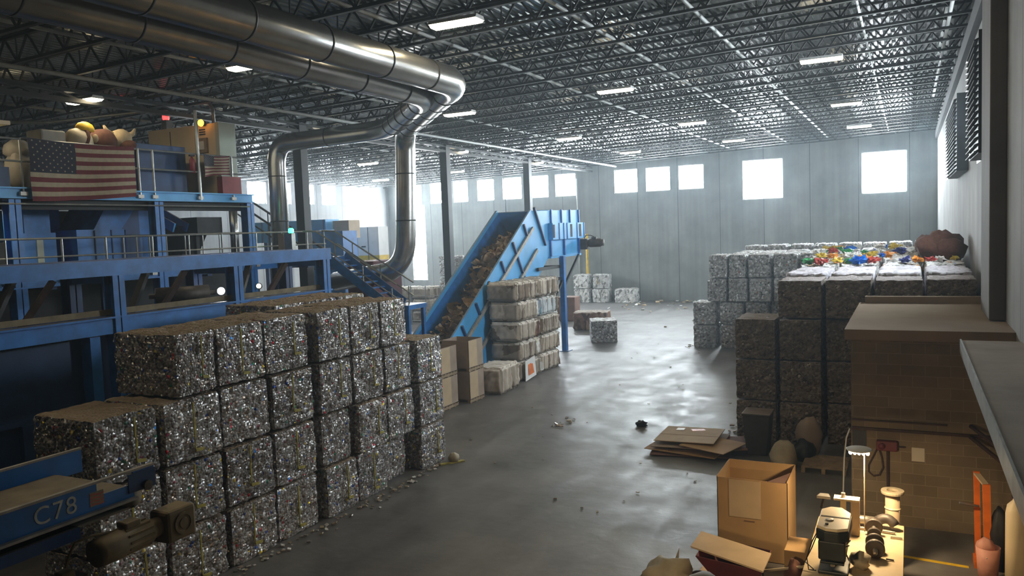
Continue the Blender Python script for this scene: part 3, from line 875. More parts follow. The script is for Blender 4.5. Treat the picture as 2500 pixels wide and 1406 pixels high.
for ri, y in enumerate((38.6, 40.15, 41.7)):
    for ci in range(8):
        if ri < 2 and ci in (1,): pass
        put('grey_bale', gry_v[(ci+ri) % 5], (xsF[ci], y, 3*BH),
            'pale bale on top of the far stack, %s row back, %s from the left' % (ORD[ri], ORD[ci]),
            'bale', 'pale bales along the top of the far right stack', rnd.uniform(-0.02,0.02), (1,1,1.0+0.02*ri if ri < 2 else 1.25))
    for L in range(3):
        for ci in range(1, 8):
            put('grey_bale', gry_v[(ci+ri+L) % 5], (xsF[ci], y, L*BH), 'grey bale buried inside the far stack under the pale top row', 'bale', 'bales buried inside the far right stack')
        put('grey_bale', gry_v[(L+ri) % 5], (xsF[0], y, L*BH),
            'grey bale in the left flank of the far stack, %s, %s row back' % (layer[L], ORD[ri]), 'bale', 'grey bales in the left flank of the far stack')
# white bales against the far wall
wht_v = [bale_mesh('white_bale', M['white'], 1.28, 1.4, 1.08, 70+s, 0.07) for s in range(3)]
for i, (x, z, lab) in enumerate(((-22.4,0,'white plastic bale by the far wall, bottom left of the pair of stacks'), (-20.95,0,'white plastic bale by the far wall, bottom of the right-hand pile of two'),
                              (-22.5,1.08,'white plastic bale by the far wall, on top at the left'), (-20.9,1.08,'white plastic bale by the far wall, on top at the right'))):
    put('white_bale', wht_v[i % 3], (x,57.3,z), lab, 'bale', 'white bales by the far wall', 0.03*i)
put('white_bale', wht_v[2], (-19.0,57.3,0), 'single white plastic bale on the floor right of the stacked white ones', 'bale', 'white bales by the far wall', 0.05, (1.35,1,1))
# lone bales in the aisle
put('grey_bale', bale_mesh('grey_bale', M['grey'], 1.35, 1.5, 1.12, 81, 0.03), (-13.75,37.6,0), 'single grey pressed bale alone on the open floor in the aisle', 'bale', None, 0.42)
put('cardboard_bale', bale_mesh('cardboard_bale', M['redcard'], 2.0, 1.5, 1.05, 82, 0.07), (-16.0,42.0,0), 'brown cardboard bale with frayed pale top behind the lone grey bale', 'bale', None, 0.15)
put('cardboard_bale', bale_mesh('cardboard_bale', M['card_dark'], 1.2, 1.2, 1.5, 83, 0.015), (-18.9,45.6,0), 'reddish brown block standing behind the blue conveyor leg', 'bale', None, 0.1)

# --- cardboard bales beside the feed conveyor: five layers of two
def card_bale(seed, dy=1.95, dz=0.76, dx=1.4):
    nw = 4; wires = [dy*((i+0.5)/nw-0.5)+0.03*math.sin(seed*3+i) for i in range(nw)]
    return bale_mesh('cardboard_bale', M['card_bale'], dx, dy, dz, 90+seed, 0.05, 0.075, 0.16, wires, 1)
cb_v = [card_bale(s) for s in range(4)]
M['printed'] = crushed('printed_card', [(0,(0.3,0.25,0.2)),(0.12,(0.55,0.62,0.66)),(0.5,(0.68,0.73,0.76)),(0.85,(0.3,0.5,0.62))], [(0,(0.8,0.8,0.78)),(0.6,(0.5,0.42,0.33))], 2.3, 0, 0.6, 0.8, 0.12, (0.76,0.72,0.66), (0.5,2.0,0.45))
cb_print = bale_mesh('cardboard_bale', M['printed'], 1.4, 1.95, 0.76, 99, 0.05, 0.075, 0.16, [-0.7,-0.2,0.25,0.7], 1)
def wires_mesh(dx, dy, dz, seed):
    b = MB(); nw = 4
    for i in range(nw):
        y = dy*((i+0.5)/nw-0.5)+0.03*math.sin(seed*3+i)
        h = dx/2-0.03
        b.tube([(h,y,0.08),(h,y,dz-0.1),(h-0.1,y,dz-0.03),(-h+0.1,y,dz-0.03),(-h,y,dz-0.1),(-h,y,0.08)], 0.006, 5)
    return b.mesh('baling_wires', M['black'])
wr_v = [wires_mesh(1.4, 1.95, 0.76, s) for s in range(4)]
for L in range(5):
    for q in range(2):
        s = (L*2+q) % 4
        yc = 27.55+2.0*q + (0.1 if L % 2 else 0)
        o = put('cardboard_bale', cb_print if (L, q) == (3, 1) else cb_v[s], (-13.72+rnd.uniform(-0.05,0.05), yc, L*0.755),
                ('pale blue printed bale in the five-high cardboard stack, %s up from the floor, %s end' if (L, q) == (3, 1) else 'tan cardboard bale in the five-high stack, %s up from the floor, %s end') % (['lowest','second','third','fourth','fifth'][L], ['near','far'][q]),
                'bale', 'cardboard bales beside the blue feed conveyor', rnd.uniform(-0.02,0.02))
        wq = bpy.data.objects.new('baling_wires', wr_v[s]); COL.objects.link(wq); wq.parent = o
o = put('cardboard_bale', card_bale(9, 1.75, 1.0, 1.2), (-13.25,25.05,0), 'cardboard bale with torn white edges on the floor in front of the stack', 'bale', None, 0.06)
def torn(label, pts, mat, name='loose_sheet', cat='cardboard sheet'):
    b = MB(); c = sum((Vector(p) for p in pts), Vector())/len(pts)
    nrm = (Vector(pts[1])-Vector(pts[0])).cross(Vector(pts[2])-Vector(pts[0])).normalized()*0.012
    vs = [Vector(p)+nrm for p in pts]+[Vector(p)-nrm for p in pts]; k2 = len(pts)
    b.add(vs, [list(range(k2)), [k2+i for i in range(k2)][::-1]]+[[i,k2+i,k2+(i+1)%k2,(i+1)%k2] for i in range(k2)])
    return b.build(name, mat, label=label, cat=cat)
ls = torn('white printed cardboard sheet sticking out low in the cardboard stack', [(-12.9,26.7,0.02),(-12.88,27.6,0.12),(-12.95,27.65,0.85),(-12.97,26.85,0.75)], M['whitepaint'])
MB().add([(-12.87,26.95,0.2),(-12.86,27.4,0.25),(-12.93,27.42,0.65),(-12.93,27.02,0.6)], [(0,1,2,3)]).build('orange_print', M['orange'], ls)

# ------------------------------------------------------------------ blue feed conveyor
XS0, XS1 = -16.25, -14.58
t = thing('feed_conveyor', 'large blue inclined feed conveyor carrying loose cardboard to a raised head', 'conveyor', (-15.4, 31, 0))
def side_poly(): # y,z outline of a side panel
    return [(24.0,1.72),(31.29,6.49),(36.8,6.57),(36.7,4.42),(33.05,4.45),(30.3,2.55),(26.6,0.12),(24.0,0.12)]
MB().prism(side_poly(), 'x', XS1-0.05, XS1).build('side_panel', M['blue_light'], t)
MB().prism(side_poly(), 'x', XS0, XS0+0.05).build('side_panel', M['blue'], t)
sl = Vector((0, 31.29-24.0, 6.49-1.72)).normalized(); pr = Vector((0, -sl.z, sl.y))
# flanges running along the panel
for off, col in ((0.62,'rim'),(1.62,'rim')):
    a = Vector((XS1+0.07, 24.6, 1.72+0.6*sl.z/sl.y)) - pr*off; c = a + sl*(7.6 if off < 1 else 8.9-1.5)
    MB().bar(a, c, 0.14, 0.08, (1,0,0)).build('flange', M[col], t)
for i in range(7):
    a = Vector((XS1+0.05, 24.9, 1.72+0.9*sl.z/sl.y)) + sl*(1.32*i)
    b0 = 0.0 if i % 2 == 0 else 0.02
    MB().bar(a, a-pr*(0.62 if i % 2 else 2.0), 0.07, 0.11, (1,0,0)).build('rib', M['blue_dark'], t)
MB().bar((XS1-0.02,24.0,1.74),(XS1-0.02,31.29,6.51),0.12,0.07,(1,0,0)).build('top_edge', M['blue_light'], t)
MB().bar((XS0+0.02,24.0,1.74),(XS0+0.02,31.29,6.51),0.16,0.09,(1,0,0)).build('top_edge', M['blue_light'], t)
# trough floor, end plate and head cover
MB().add([(XS0+0.05,24.0,0.42),(XS1-0.05,24.0,0.42),(XS1-0.05,32.4,5.9),(XS0+0.05,32.4,5.9),(XS0+0.05,24.0,0.32),(XS1-0.05,24.0,0.32),(XS1-0.05,32.4,5.8),(XS0+0.05,32.4,5.8)],
         [(0,1,2,3),(7,6,5,4),(0,4,5,1),(1,5,6,2),(2,6,7,3),(3,7,4,0)]).build('belt', M['rubber'], t)
MB().box(XS0+0.05, XS1-0.05, 33.2, 33.28, 4.5, 6.55).build('end_plate', M['blue_light'], t)
MB().add([(XS0+0.05,31.3,6.47),(XS1-0.05,31.3,6.47),(XS1-0.05,32.3,5.5),(XS0+0.05,32.3,5.5),(XS0+0.05,31.35,6.5),(XS1-0.05,31.35,6.5),(XS1-0.05,32.35,5.53),(XS0+0.05,32.35,5.53)],[(0,1,2,3),(7,6,5,4),(0,4,5,1),(1,5,6,2),(2,6,7,3),(3,7,4,0)]).build('throat_plate', M['blue_light'], t)
MB().box(XS0+0.05, XS1-0.05, 33.28, 36.7, 6.48, 6.54).build('head_cover', M['blue_light'], t)
MB().box(XS0+0.05, XS1-0.05, 33.1, 36.7, 4.42, 4.5).build('head_floor', M['blue'], t)
MB().box(XS0+0.05, XS1-0.05, 36.66, 36.74, 4.42, 6.54).build('head_plate', M['blue_light'], t)
# bearing box on the head with slots and ribs
hb = MB().box(XS1, XS1+0.22, 33.1, 36.95, 5.2, 5.95).build('bearing_box', M['blue_light'], t)
for y0, y1 in ((33.12,33.3),(35.2,35.4),(36.3,36.55)):
    MB().box(XS1+0.2, XS1+0.235, y0, y1, 5.28, 5.88).build('slot', M['rust'], hb)
for y in (33.8, 34.35, 34.75, 36.0, 36.9):
    MB().box(XS1+0.2, XS1+0.25, y, y+0.07, 5.2, 5.95).build('rib', M['blue'], hb)
for y in (33.35, 34.55, 35.6, 36.72):
    MB().box(XS1, XS1+0.07, y, y+0.08, 5.95, 6.58).build('rib', M['blue'], t)
for y in (33.15, 34.75, 36.6):
    MB().box(XS1, XS1+0.1, y, y+0.1, 4.42, 5.2).build('rib', M['blue'], t)
MB().box(XS1-0.05, XS1+0.12, 33.05, 36.75, 4.36, 4.44).build('bottom_flange', M['blue_light'], t)
# geared motor at the head
mo = MB().box(XS1+0.05, XS1+0.42, 36.75, 37.2, 4.62, 5.15).build('gearbox', M['iron'], t, bevel=0.04)
MB().lathe([(0.12,0),(0.19,0.06),(0.21,0.12),(0.21,0.62),(0.16,0.7),(0.16,0.8)], (XS1+0.4,36.97,4.92), (1,0.1,0.02), 16).build('motor', M['iron'], mo, smooth=True)
MB().box(XS1+0.62, XS1+0.86, 36.87, 37.08, 5.1, 5.22).build('terminal_box', M['iron'], mo)
MB().tube([(XS1+0.2,37,5.15),(XS1+0.3,37,5.32),(XS1+0.55,37,5.3),(XS1+0.72,37,5.22)], 0.02, 6).build('cable', M['black'], mo)
# legs and braces
for x in (XS1+0.0, XS0+0.0):
    xo = x + (0.2 if x == XS1 else -0.2)
    MB().box(xo-0.11, xo+0.11, 34.0, 34.24, 0.02, 4.42).build('leg', M['blue'], t)
    MB().box(xo-0.25, xo+0.25, 33.85, 34.4, 0.0, 0.03).build('foot_plate', M['blue'], t)
    MB().bar((xo,34.1,2.9),(xo,36.2,4.4),0.1,0.1).build('brace', M['column'], t)
    MB().bar((xo,34.05,3.3),(xo,33.2,2.6),0.09,0.09).build('brace', M['column'], t)
for z in (3.95, 3.4):
    MB().bar((XS0-0.1,32.9,z),(XS1+0.2,33.9,z),0.1,0.14).build('cross_beam', M['column'], t)
    MB().bar((XS1+0.1,31.6,z),(XS1+0.1,34.1,z),0.1,0.14).build('side_beam', M['column'], t)

# loose cardboard riding up the belt
cbm = [M['card'], M['card_pale'], M['card_dark'], M['card_grey'], M['tan']]
def scrap_pile():
    b = MB(); rr = random.Random(11)
    for i in range(620):
        s = rr.random(); y = 24.3+6.9*s
        xx = rr.uniform(XS0+0.22, XS1-0.12)
        zt = 0.42+(y-24.0)*0.652
        heap = 0.42+0.65*max(0, noise.noise(Vector((y*0.8, xx*0.8, 3.3)))+0.45)
        if s > 0.96: heap *= 0.6
        z = zt + rr.uniform(0.05, heap+0.12)
        a = Matrix.Rotation(rr.uniform(0,6.28), 3, 'Z') @ Matrix.Rotation(rr.uniform(-1.1,1.1), 3, 'X') @ Matrix.Rotation(rr.uniform(-1.1,1.1), 3, 'Y')
        b.mi = rr.choice([0,0,1,2,1,4,1,3])
        w, h = rr.uniform(0.18,0.55), rr.uniform(0.15,0.45)
        n = 3; vs = []
        for u in range(n+1):
            for v2 in range(n+1):
                p = Vector(((u/n-0.5)*w, (v2/n-0.5)*h, 0.1*noise.noise(Vector((u*0.7+i, v2*0.7, i*0.3)))))
                q = Vector((xx, y, z)) + a @ p
                q.x = min(max(q.x, XS0+0.08), XS1-0.08)
                q.z = max(q.z, zt+0.02)
                vs.append(q)
        b.add(vs, [(u*(n+1)+v2, (u+1)*(n+1)+v2, (u+1)*(n+1)+v2+1, u*(n+1)+v2+1) for u in range(n) for v2 in range(n)])
    o = b.build('cardboard_scrap', cbm, label='mass of torn brown cardboard riding up the blue feed conveyor', cat='cardboard scrap', kind='stuff')
    return o
scrap_pile()

# background bales behind a wire fence
bg = [bale_mesh('paper_bale', M['grey'], 2.0, 1.5, 1.39, 120+i, 0.07) for i in range(2)]
for i in range(6):
    q, L = i % 2, i//2
    put('paper_bale', bg[(q+L) % 2], (-27.4+2.1*q, 46.6, 1.4*L),
        'grey paper bale behind the feed conveyor, %s, %s pile' % (layer[L].replace('third layer','top layer'), ['left','right'][q]), 'bale', 'paper bales behind the feed conveyor')
for i in range(9):
    q, L = i % 3, i//3
    put('cardboard_bale', cb_v[i % 4], (-31.1+1.5*q, 44.0, 0.76*L),
        'brown cardboard bale behind the wire fence, %s, %s pile' % (layer[L].replace('third layer','top layer'), ['left','middle','right'][q]), 'bale', 'cardboard bales behind the wire fence', 0.02)
t = thing('wire_fence', 'low wire mesh fence before the background bales, right of the stairs', 'fence', (-28.0,42.0,0))
for i in range(7):
    MB().tube([(-31.4+1.1*i,42,0),(-31.4+1.1*i,42,2.45)], 0.04, 6).build('post', M['rail'], t)
b = MB()
for i in range(5): b.tube([(-31.4,42,0.25+0.53*i),(-24.8,42,0.25+0.53*i)], 0.02, 5)
for i in range(33): b.tube([(-31.4+0.2*i,42,0.25),(-31.4+0.2*i,42,2.37)], 0.007, 4)
b.build('mesh_panel', M['rail'], t)
MB().tube([(-22.3,57.9,0.0),(-22.3,57.9,5.2)], 0.11, 10).build('downpipe', M['yellow'], smooth=True, label='yellow vertical pipe on the far wall behind the conveyor leg', cat='pipe')
MB().tube([(-23.1,YF-0.1,0.4),(-23.1,YF-0.1,9.5)], 0.05, 8).build('conduit', M['pipe'], smooth=True, label='white conduit rising up the far wall between the two groups of windows', cat='conduit')
MB().tube([(-29.6,YF-0.1,0.0),(-29.6,YF-0.1,6.6),(-29.35,YF-0.1,7.1),(-29.35,YF-0.1,9.9)], 0.035, 6).build('conduit', M['black'], label='thin dark cranked conduit on the far wall left of the feed conveyor', cat='conduit')

# ------------------------------------------------------------------ gaylord boxes on pallets
def gaylord(x, y, z, label, w=1.02, d=1.0, h=0.92, mat='card_grey', open_top=True, dy0=0.0):
    t = thing('gaylord_box', label, 'cardboard box', (x, y, z), 'cardboard gaylord boxes on pallets')
    b = MB(); k2 = 0.012
    x0, x1, y0, y1 = x-w/2, x+w/2, y-d/2, y+d/2; z0, z1 = z+0.125, z+0.125+h
    b.box(x0,x1,y0,y0+k2,z0,z1); b.box(x0,x1,y1-k2,y1,z0,z1); b.box(x0,x0+k2,y0,y1,z0,z1); b.box(x1-k2,x1,y0,y1,z0,z1); b.box(x0,x1,y0,y1,z0,z0+k2)
    b.build('box_wall', M[mat], t)
    f = MB().box(x1+0.001, x1+0.006, y0+0.03, y1-0.42, z0+0.03, z1-0.02)
    f.build('pale_panel', M['card_pale'], t)
    p = MB()
    for i in range(3):
        p.box(x0+i*(w-0.1)/2, x0+i*(w-0.1)/2+0.1, y0, y1, z+0.02, z+0.105)
    p.build('pallet_stringers', M['wood'], t)
    p = MB()
    for i in range(6):
        p.box(x0-0.02, x1+0.02, y0+i*(d-0.1)/5, y0+i*(d-0.1)/5+0.1, z+0.105, z+0.124)
        if i % 2 == 0: p.box(x0-0.02, x1+0.02, y0+i*(d-0.1)/5, y0+i*(d-0.1)/5+0.1, z, z+0.02)
    p.build('pallet_boards', M['wood'], t)
gaylord(-13.85, 21.95, 0, 'cardboard gaylord box on a pallet, lower left of the four behind the can bales')
gaylord(-13.6, 23.3, 0, 'cardboard gaylord box on a pallet, lower right of the four behind the can bales')
gaylord(-13.85, 21.95, 1.05, 'cardboard gaylord box stacked upper left, half hidden behind the can bales', h=0.85)
gaylord(-13.6, 23.3, 1.05, 'open cardboard gaylord box stacked upper right, below the feed conveyor')

# ------------------------------------------------------------------ sorting line on the left: raised frames, decks, rails
def gusset(b, x, y, z, s, d):
    b.prism([(y, z), (y+s*d, z), (y, z-s)], 'x', x-0.02, x+0.02)
# front conveyor frame
t = thing('conveyor_frame', 'long blue raised conveyor frame above the can bales, nearest of the sorting line', 'conveyor', (-15.2, 10, 0))
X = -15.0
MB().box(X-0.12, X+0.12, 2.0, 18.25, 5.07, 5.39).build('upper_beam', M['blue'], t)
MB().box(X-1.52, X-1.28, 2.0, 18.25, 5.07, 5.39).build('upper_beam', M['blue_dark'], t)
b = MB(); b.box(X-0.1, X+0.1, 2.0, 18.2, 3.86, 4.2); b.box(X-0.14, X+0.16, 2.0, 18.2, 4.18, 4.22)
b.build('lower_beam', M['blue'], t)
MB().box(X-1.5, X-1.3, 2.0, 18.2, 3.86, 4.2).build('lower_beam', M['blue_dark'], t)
MB().box(X-1.3, X-0.1, 2.0, 18.2, 4.05, 4.1).build('belt', M['black'], t)
MB().box(X-0.13, X-0.09, 2.0, 18.2, 4.24, 4.36).build('belt_guard', M['dirt'], t)
for y in (4.5, 8.0, 11.3, 14.65, 18.0):
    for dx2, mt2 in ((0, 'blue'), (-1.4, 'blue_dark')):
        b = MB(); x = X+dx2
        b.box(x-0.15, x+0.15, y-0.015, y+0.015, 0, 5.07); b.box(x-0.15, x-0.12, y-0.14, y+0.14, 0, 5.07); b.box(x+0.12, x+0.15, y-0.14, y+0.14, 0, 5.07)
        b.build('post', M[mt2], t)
    MB().box(X-1.4, X, y-0.08, y+0.08, 4.9, 5.07).build('cross_beam', M['blue_dark'], t)
for y in (9.75, 12.95, 16.3):
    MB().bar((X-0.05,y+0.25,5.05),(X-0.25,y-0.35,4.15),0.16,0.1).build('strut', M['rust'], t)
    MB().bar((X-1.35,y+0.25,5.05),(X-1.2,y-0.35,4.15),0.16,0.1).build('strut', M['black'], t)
MB().lathe([(0.06,-0.75),(0.06,-0.62),(0.2,-0.6),(0.2,0.6),(0.06,0.62),(0.06,0.75)], (X-0.75,13.7,4.45), (0.55,0.83,0), 16).build('roller', M['iron'], t, smooth=True)

# dark baler body filling the shade below the frame
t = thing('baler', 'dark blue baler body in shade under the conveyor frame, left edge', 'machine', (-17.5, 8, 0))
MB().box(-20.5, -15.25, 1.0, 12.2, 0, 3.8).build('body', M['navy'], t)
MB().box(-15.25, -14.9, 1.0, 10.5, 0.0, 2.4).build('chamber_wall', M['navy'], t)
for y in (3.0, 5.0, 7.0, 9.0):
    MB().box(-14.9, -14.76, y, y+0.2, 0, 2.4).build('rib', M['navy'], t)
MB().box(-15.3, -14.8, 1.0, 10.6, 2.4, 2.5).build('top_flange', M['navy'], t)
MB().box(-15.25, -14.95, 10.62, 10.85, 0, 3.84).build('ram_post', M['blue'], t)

# lower walkway with pipe rails
DX = -21.0
t = thing('lower_walkway', 'blue steel walkway with grey pipe rails behind the front conveyor frame', 'walkway', (DX-1, 16, 0))
b = MB(); b.box(DX-0.06, DX, 4, 25.4, 4.64, 4.98); b.box(DX, DX+0.08, 4, 25.4, 4.94, 4.98); b.box(DX, DX+0.08, 4, 25.4, 4.64, 4.68)
b.build('edge_channel', M['blue'], t)
MB().box(DX-2.2, DX-0.06, 4, 25.4, 4.9, 4.97).build('deck', M['black'], t)
MB().box(DX-2.26, DX-2.2, 4, 25.4, 4.64, 4.98).build('edge_channel', M['blue_dark'], t)
ry = [5.0,6.5,8.0,9.6,11.2,12.7,14.25,15.6,17.2,18.6,20.0,21.6,22.9,24.3,25.3]
for y in ry:
    p = MB().tube([(DX+0.06,y,4.75),(DX+0.06,y,5.95)], 0.03, 8).build('rail_post', M['rail'], t)
    MB().box(DX+0.03, DX+0.1, y-0.09, y+0.09, 4.74, 4.86).build('clamp', M['rail'], p)
MB().tube([(DX+0.06,4,5.95),(DX+0.06,25.4,5.95)], 0.03, 8).build('top_rail', M['rail'], t)
MB().tube([(DX+0.06,4,5.45),(DX+0.06,25.4,5.45)], 0.026, 8).build('mid_rail', M['rail'], t)
for y in (6.0, 9.5, 14.0, 19.5, 24.5):
    MB().box(DX-2.2, DX-0.06, y-0.1, y+0.1, 4.55, 4.9).build('cross_beam', M['blue_dark'], t)
    MB().box(DX-1.9, DX-1.65, y-0.12, y+0.12, 0, 4.55).build('post', M['blue_dark'], t)
# far rail of the walkway, seen between the posts
for y in (17.9,18.4,18.9,19.6,20.4,21.2,22.0,22.8,23.6):
    MB().tube([(DX-2.15,y,4.97),(DX-2.15,y,6.0)], 0.028, 6).build('rail_post', M['rail'], t)
MB().tube([(DX-2.15,17.5,6.0),(DX-2.15,25.4,6.0)], 0.03, 6).build('back_rail', M['rail'], t)

# upper deck
t = thing('upper_deck', 'blue raised upper deck on tall blue posts, draped with flags', 'platform', (DX-2, 16, 0))
b = MB(); b.box(DX-0.08, DX, 9.5, 21.6, 7.02, 7.32); b.box(DX, DX+0.1, 9.5, 21.6, 7.28, 7.32); b.box(DX, DX+0.1, 9.5, 21.6, 7.02, 7.06)
b.build('edge_channel', M['blue_light'], t)
MB().box(DX-5.5, DX-0.08, 9.5, 21.6, 7.2, 7.3).build('deck', M['black'], t)
MB().box(DX-5.5, DX-0.08, 21.5, 21.6, 7.0, 7.3).build('end_channel', M['blue'], t)
MB().box(DX-0.5, DX-0.3, 9.5, 21.6, 6.75, 7.2).build('beam', M['black'], t)
for y in (13.05, 17.55, 21.42):
    for x in (DX-0.1, DX-5.2):
        b = MB(); b.box(x-0.16, x+0.16, y-0.015, y+0.015, 0, 7.0); b.box(x+0.13, x+0.16, y-0.16, y+0.16, 0, 7.0); b.box(x-0.16, x-0.13, y-0.16, y+0.16, 0, 7.0)
        b.build('post', M['blue'], t)
for y in (10.0, 11.6, 13.3, 15.0, 16.9, 17.42, 19.2, 20.65):
    h = 8.6 if y != 19.2 else 10.0
    p = MB().tube([(DX+0.06,y,7.08),(DX+0.06,y,h)], 0.03 if y != 19.2 else 0.055, 8).build('rail_post', M['rail'], t)
    MB().box(DX+0.03, DX+0.1, y-0.1, y+0.1, 7.1, 7.2).build('clamp', M['whitepaint'], p)
for z in (8.58, 8.0):
    MB().tube([(DX+0.06,9.5,z),(DX+0.06,21.5,z)], 0.028, 8).build('rail', M['rail'], t)
MB().tube([(DX+0.06,9.6,6.88),(DX+0.06,21.4,6.88)], 0.025, 8).build('conduit', M['rail'], t)

# flags
def flag(label, y0, y1, z0, z1, x, seed, stars_n):
    t = thing('flag', label, 'flag', (x, (y0+y1)/2, z0), 'stars and stripes flags on the sorting line')
    NU, NV = 48, 39
    def P(u, v, off=0.0):
        sag = 0.06*math.sin(math.pi*u) + (0.10*(1-u)**2)*(1-v)*0.0
        d = 0.05*math.sin(u*9+seed) * (1-v*0.7) + 0.045*noise.noise(Vector((u*3+seed, v*2.2, seed)))
        z = z1 - (z1-z0)*(1-v)*(1+0.05*math.sin(u*3.0+seed)) - sag*(0.4+0.6*v) - 0.10*max(0, 0.35-u)*(1-v)*2
        return Vector((x + d + off, y0+(y1-y0)*u, z))
    b = MB()
    for j in range(13):
        b.mi = j % 2
        vt = 1 - j/13; vb = 1-(j+1)/13
        for i in range(NU):
            ua, ub = i/NU, (i+1)/NU
            if j < 7 and ub <= 0.42: 
                b.mi = 2
            else:
                b.mi = j % 2
            for q in range(3):
                va, vc = vt+(vb-vt)*q/3, vt+(vb-vt)*(q+1)/3
                b.add([P(ua,va),P(ub,va),P(ub,vc),P(ua,vc)], [(0,1,2,3)])
    s = b; s.mi = 1
    for r2 in range(9):
        for c2 in range(6 if r2 % 2 == 0 else 5):
            u = (0.035+0.068*c2 + (0.034 if r2 % 2 else 0)); v = 1-(0.035+0.058*r2)
            cu = P(u, v, 0.012); sc = (z1-z0)*0.02
            ring = []
            for k2 in range(10):
                rr = sc if k2 % 2 == 0 else sc*0.42
                a = math.pi/2 + k2*math.pi/5
                ring.append(cu + Vector((0, rr*math.cos(a), rr*math.sin(a))))
            s.add([cu]+ring, [(0,1+k2,1+(k2+1)%10) for k2 in range(10)])
    b.build('cloth', [M['flagred'], M['flagwhite'], M['flagblue']], t, smooth=True)
    return t
flag('large faded stars and stripes flag hung along the upper deck rail', 13.42, 16.68, 7.08, 8.62, DX+0.2, 1.0, 50)
flag('small stars and stripes flag on the rail before the cream cabinet', 19.28, 20.45, 7.92, 8.6, DX+0.2, 2.3, 50)

# cream cabinet on the upper deck
t = thing('control_cabinet', 'cream control cabinet with pale green side and red base on the upper deck', 'cabinet', (-22.7, 20.5, 7.3))
MB().box(-24.4, -21.15, 20.2, 20.95, 7.32, 9.72).build('body', M['cream'], t)
MB().box(-21.15, -20.98+0.0, 20.2, 20.95, 7.9, 9.74).build('end_panel', M['palegreen'], t)
MB().box(-21.15, -20.9, 20.15, 21.0, 7.32, 7.9).build('red_base', M['redpaint'], t)
for x in (-23.3, -22.0):
    MB().box(x-0.012, x+0.012, 20.185, 20.2, 7.4, 9.6).build('door_gap', M['black'], t)
g = MB().box(-21.95, -21.5, 20.12, 20.2, 8.75, 9.25).build('gauge_box', M['wood'], t)
MB().box(-21.85, -21.6, 20.105, 20.12, 8.86, 9.14).build('dial', M['whitepaint'], g)
for dz in (0.0, 0.08, 0.16):
    MB().box(-21.88, -21.6, 20.185, 20.2, 9.36+dz, 9.40+dz).build('vent', M['black'], t)
t2 = thing('beacon_lamp', 'lit amber beacon at the top of the cream cabinet', 'signal lamp', (-21.6, 20.05, 9.62))
MB().lathe([(0.09,0),(0.1,0.05),(0.1,0.12)], (-21.6,20.19,9.74), (0,-1,0), 14).build('mount', M['black'], t2)
MB().lathe([(0.1,0.0),(0.12,0.03),(0.1,0.09),(0.05,0.13)], (-21.6,20.07,9.74), (0,-1,0), 14).build('lens', M['amber'], t2, smooth=True)
t2 = thing('red_beacon', 'small lit red beacon on a post left of the cream cabinet', 'signal lamp', (-23.9, 20.6, 9.72))
MB().box(-24.0, -23.75, 20.45, 20.7, 9.72, 10.1).build('post', M['rail'], t2)
MB().lathe([(0.1,0),(0.12,0.05),(0.12,0.18),(0.06,0.24)], (-23.87,20.55,10.1), (0,0,1), 12).build('lens', M['redlens'], t2, smooth=True)
t2 = thing('fire_extinguisher', 'red fire extinguisher on the upper deck rail left of the small flag', 'fire extinguisher', (-20.98, 18.95, 7.9))
MB().lathe([(0.02,0.0),(0.09,0.02),(0.09,0.42),(0.04,0.5),(0.03,0.56)], (-21.0,19.0,7.95), (0,0,1), 14).build('cylinder', M['redpaint'], t2, smooth=True)
MB().box(-21.03, -20.95, 18.9, 19.08, 8.5, 8.55).build('handle', M['black'], t2)
MB().box(-24.5, -21.5, 17.3, 19.2, 7.3, 8.85).build('side_bin', M['blue_dark'], label='dark blue steel bin on the upper deck beside the large flag', cat='bin', bevel=0.02)
MB().tube([(-21.6,20.6,9.7),(-21.6,20.6,10.25),(-21.75,20.6,10.5),(-22.3,20.6,10.55),(-23.2,20.4,10.45),(-26,17.5,9.9),(-29,13,9.8)], 0.06, 8).build('conduit', M['rail'], smooth=True,
     label='bent grey conduit rising from the cream cabinet into the roof', cat='conduit')
# soft toys and a box heaped above the flag
t = thing('stuffed_toy', 'brown and cream stuffed animal sitting above the right end of the large flag', 'soft toy', (-22.0, 16.8, 7.3))
MB().lump((-22.0,16.55,8.75), 0.42, 0.36, 0.5, 3, 0.2, 10).build('body', M['plushbrown'], t, smooth=True)
MB().lump((-22.0,17.15,8.95), 0.36, 0.34, 0.34, 4, 0.15, 10).build('head', M['plushcream'], t, smooth=True)
MB().lump((-21.75,17.25,8.72), 0.26, 0.26, 0.24, 5, 0.15, 10).build('muzzle', M['plushbrown'], t, smooth=True)
for dy in (-0.28, 0.3):
    MB().tube([(-22,17.15+dy,9.1),(-22,17.15+dy*1.6,9.2),(-22,17.15+dy*1.9,9.36)], [0.1,0.08,0.03], 8).build('horn', M['plushcream'], t, smooth=True)
MB().box(-22.3, -21.7, 16.3, 17.0, 7.3, 8.4).build('seat_box', M['card_dark'], t)
t = thing('capped_toy', 'round beige stuffed figure with a yellow cap above the middle of the large flag', 'soft toy', (-22.0, 15.8, 7.3))
MB().lump((-22.0,15.75,8.75), 0.4, 0.42, 0.45, 8, 0.12, 10).build('body', M['bag'], t, smooth=True)
MB().lathe([(0.46,-0.02),(0.47,0.03),(0.42,0.06)], (-22.0,15.72,8.78), (0.1,-0.9,0.4), 20).build('dark_rim', M['plushbrown'], t, smooth=True)
MB().lathe([(0.27,0),(0.26,0.1),(0.2,0.2),(0.08,0.26)], (-21.98,15.95,9.13), (0.1,0.1,1), 16).build('cap', M['yellow'], t, smooth=True)
MB().lump((-21.75,16.12,8.9), 0.09, 0.09, 0.13, 9, 0.05, 8).build('nose', M['plushcream'], t, smooth=True)
MB().box(-22.3, -21.7, 15.4, 16.1, 7.3, 8.4).build('seat_box', M['card_dark'], t)
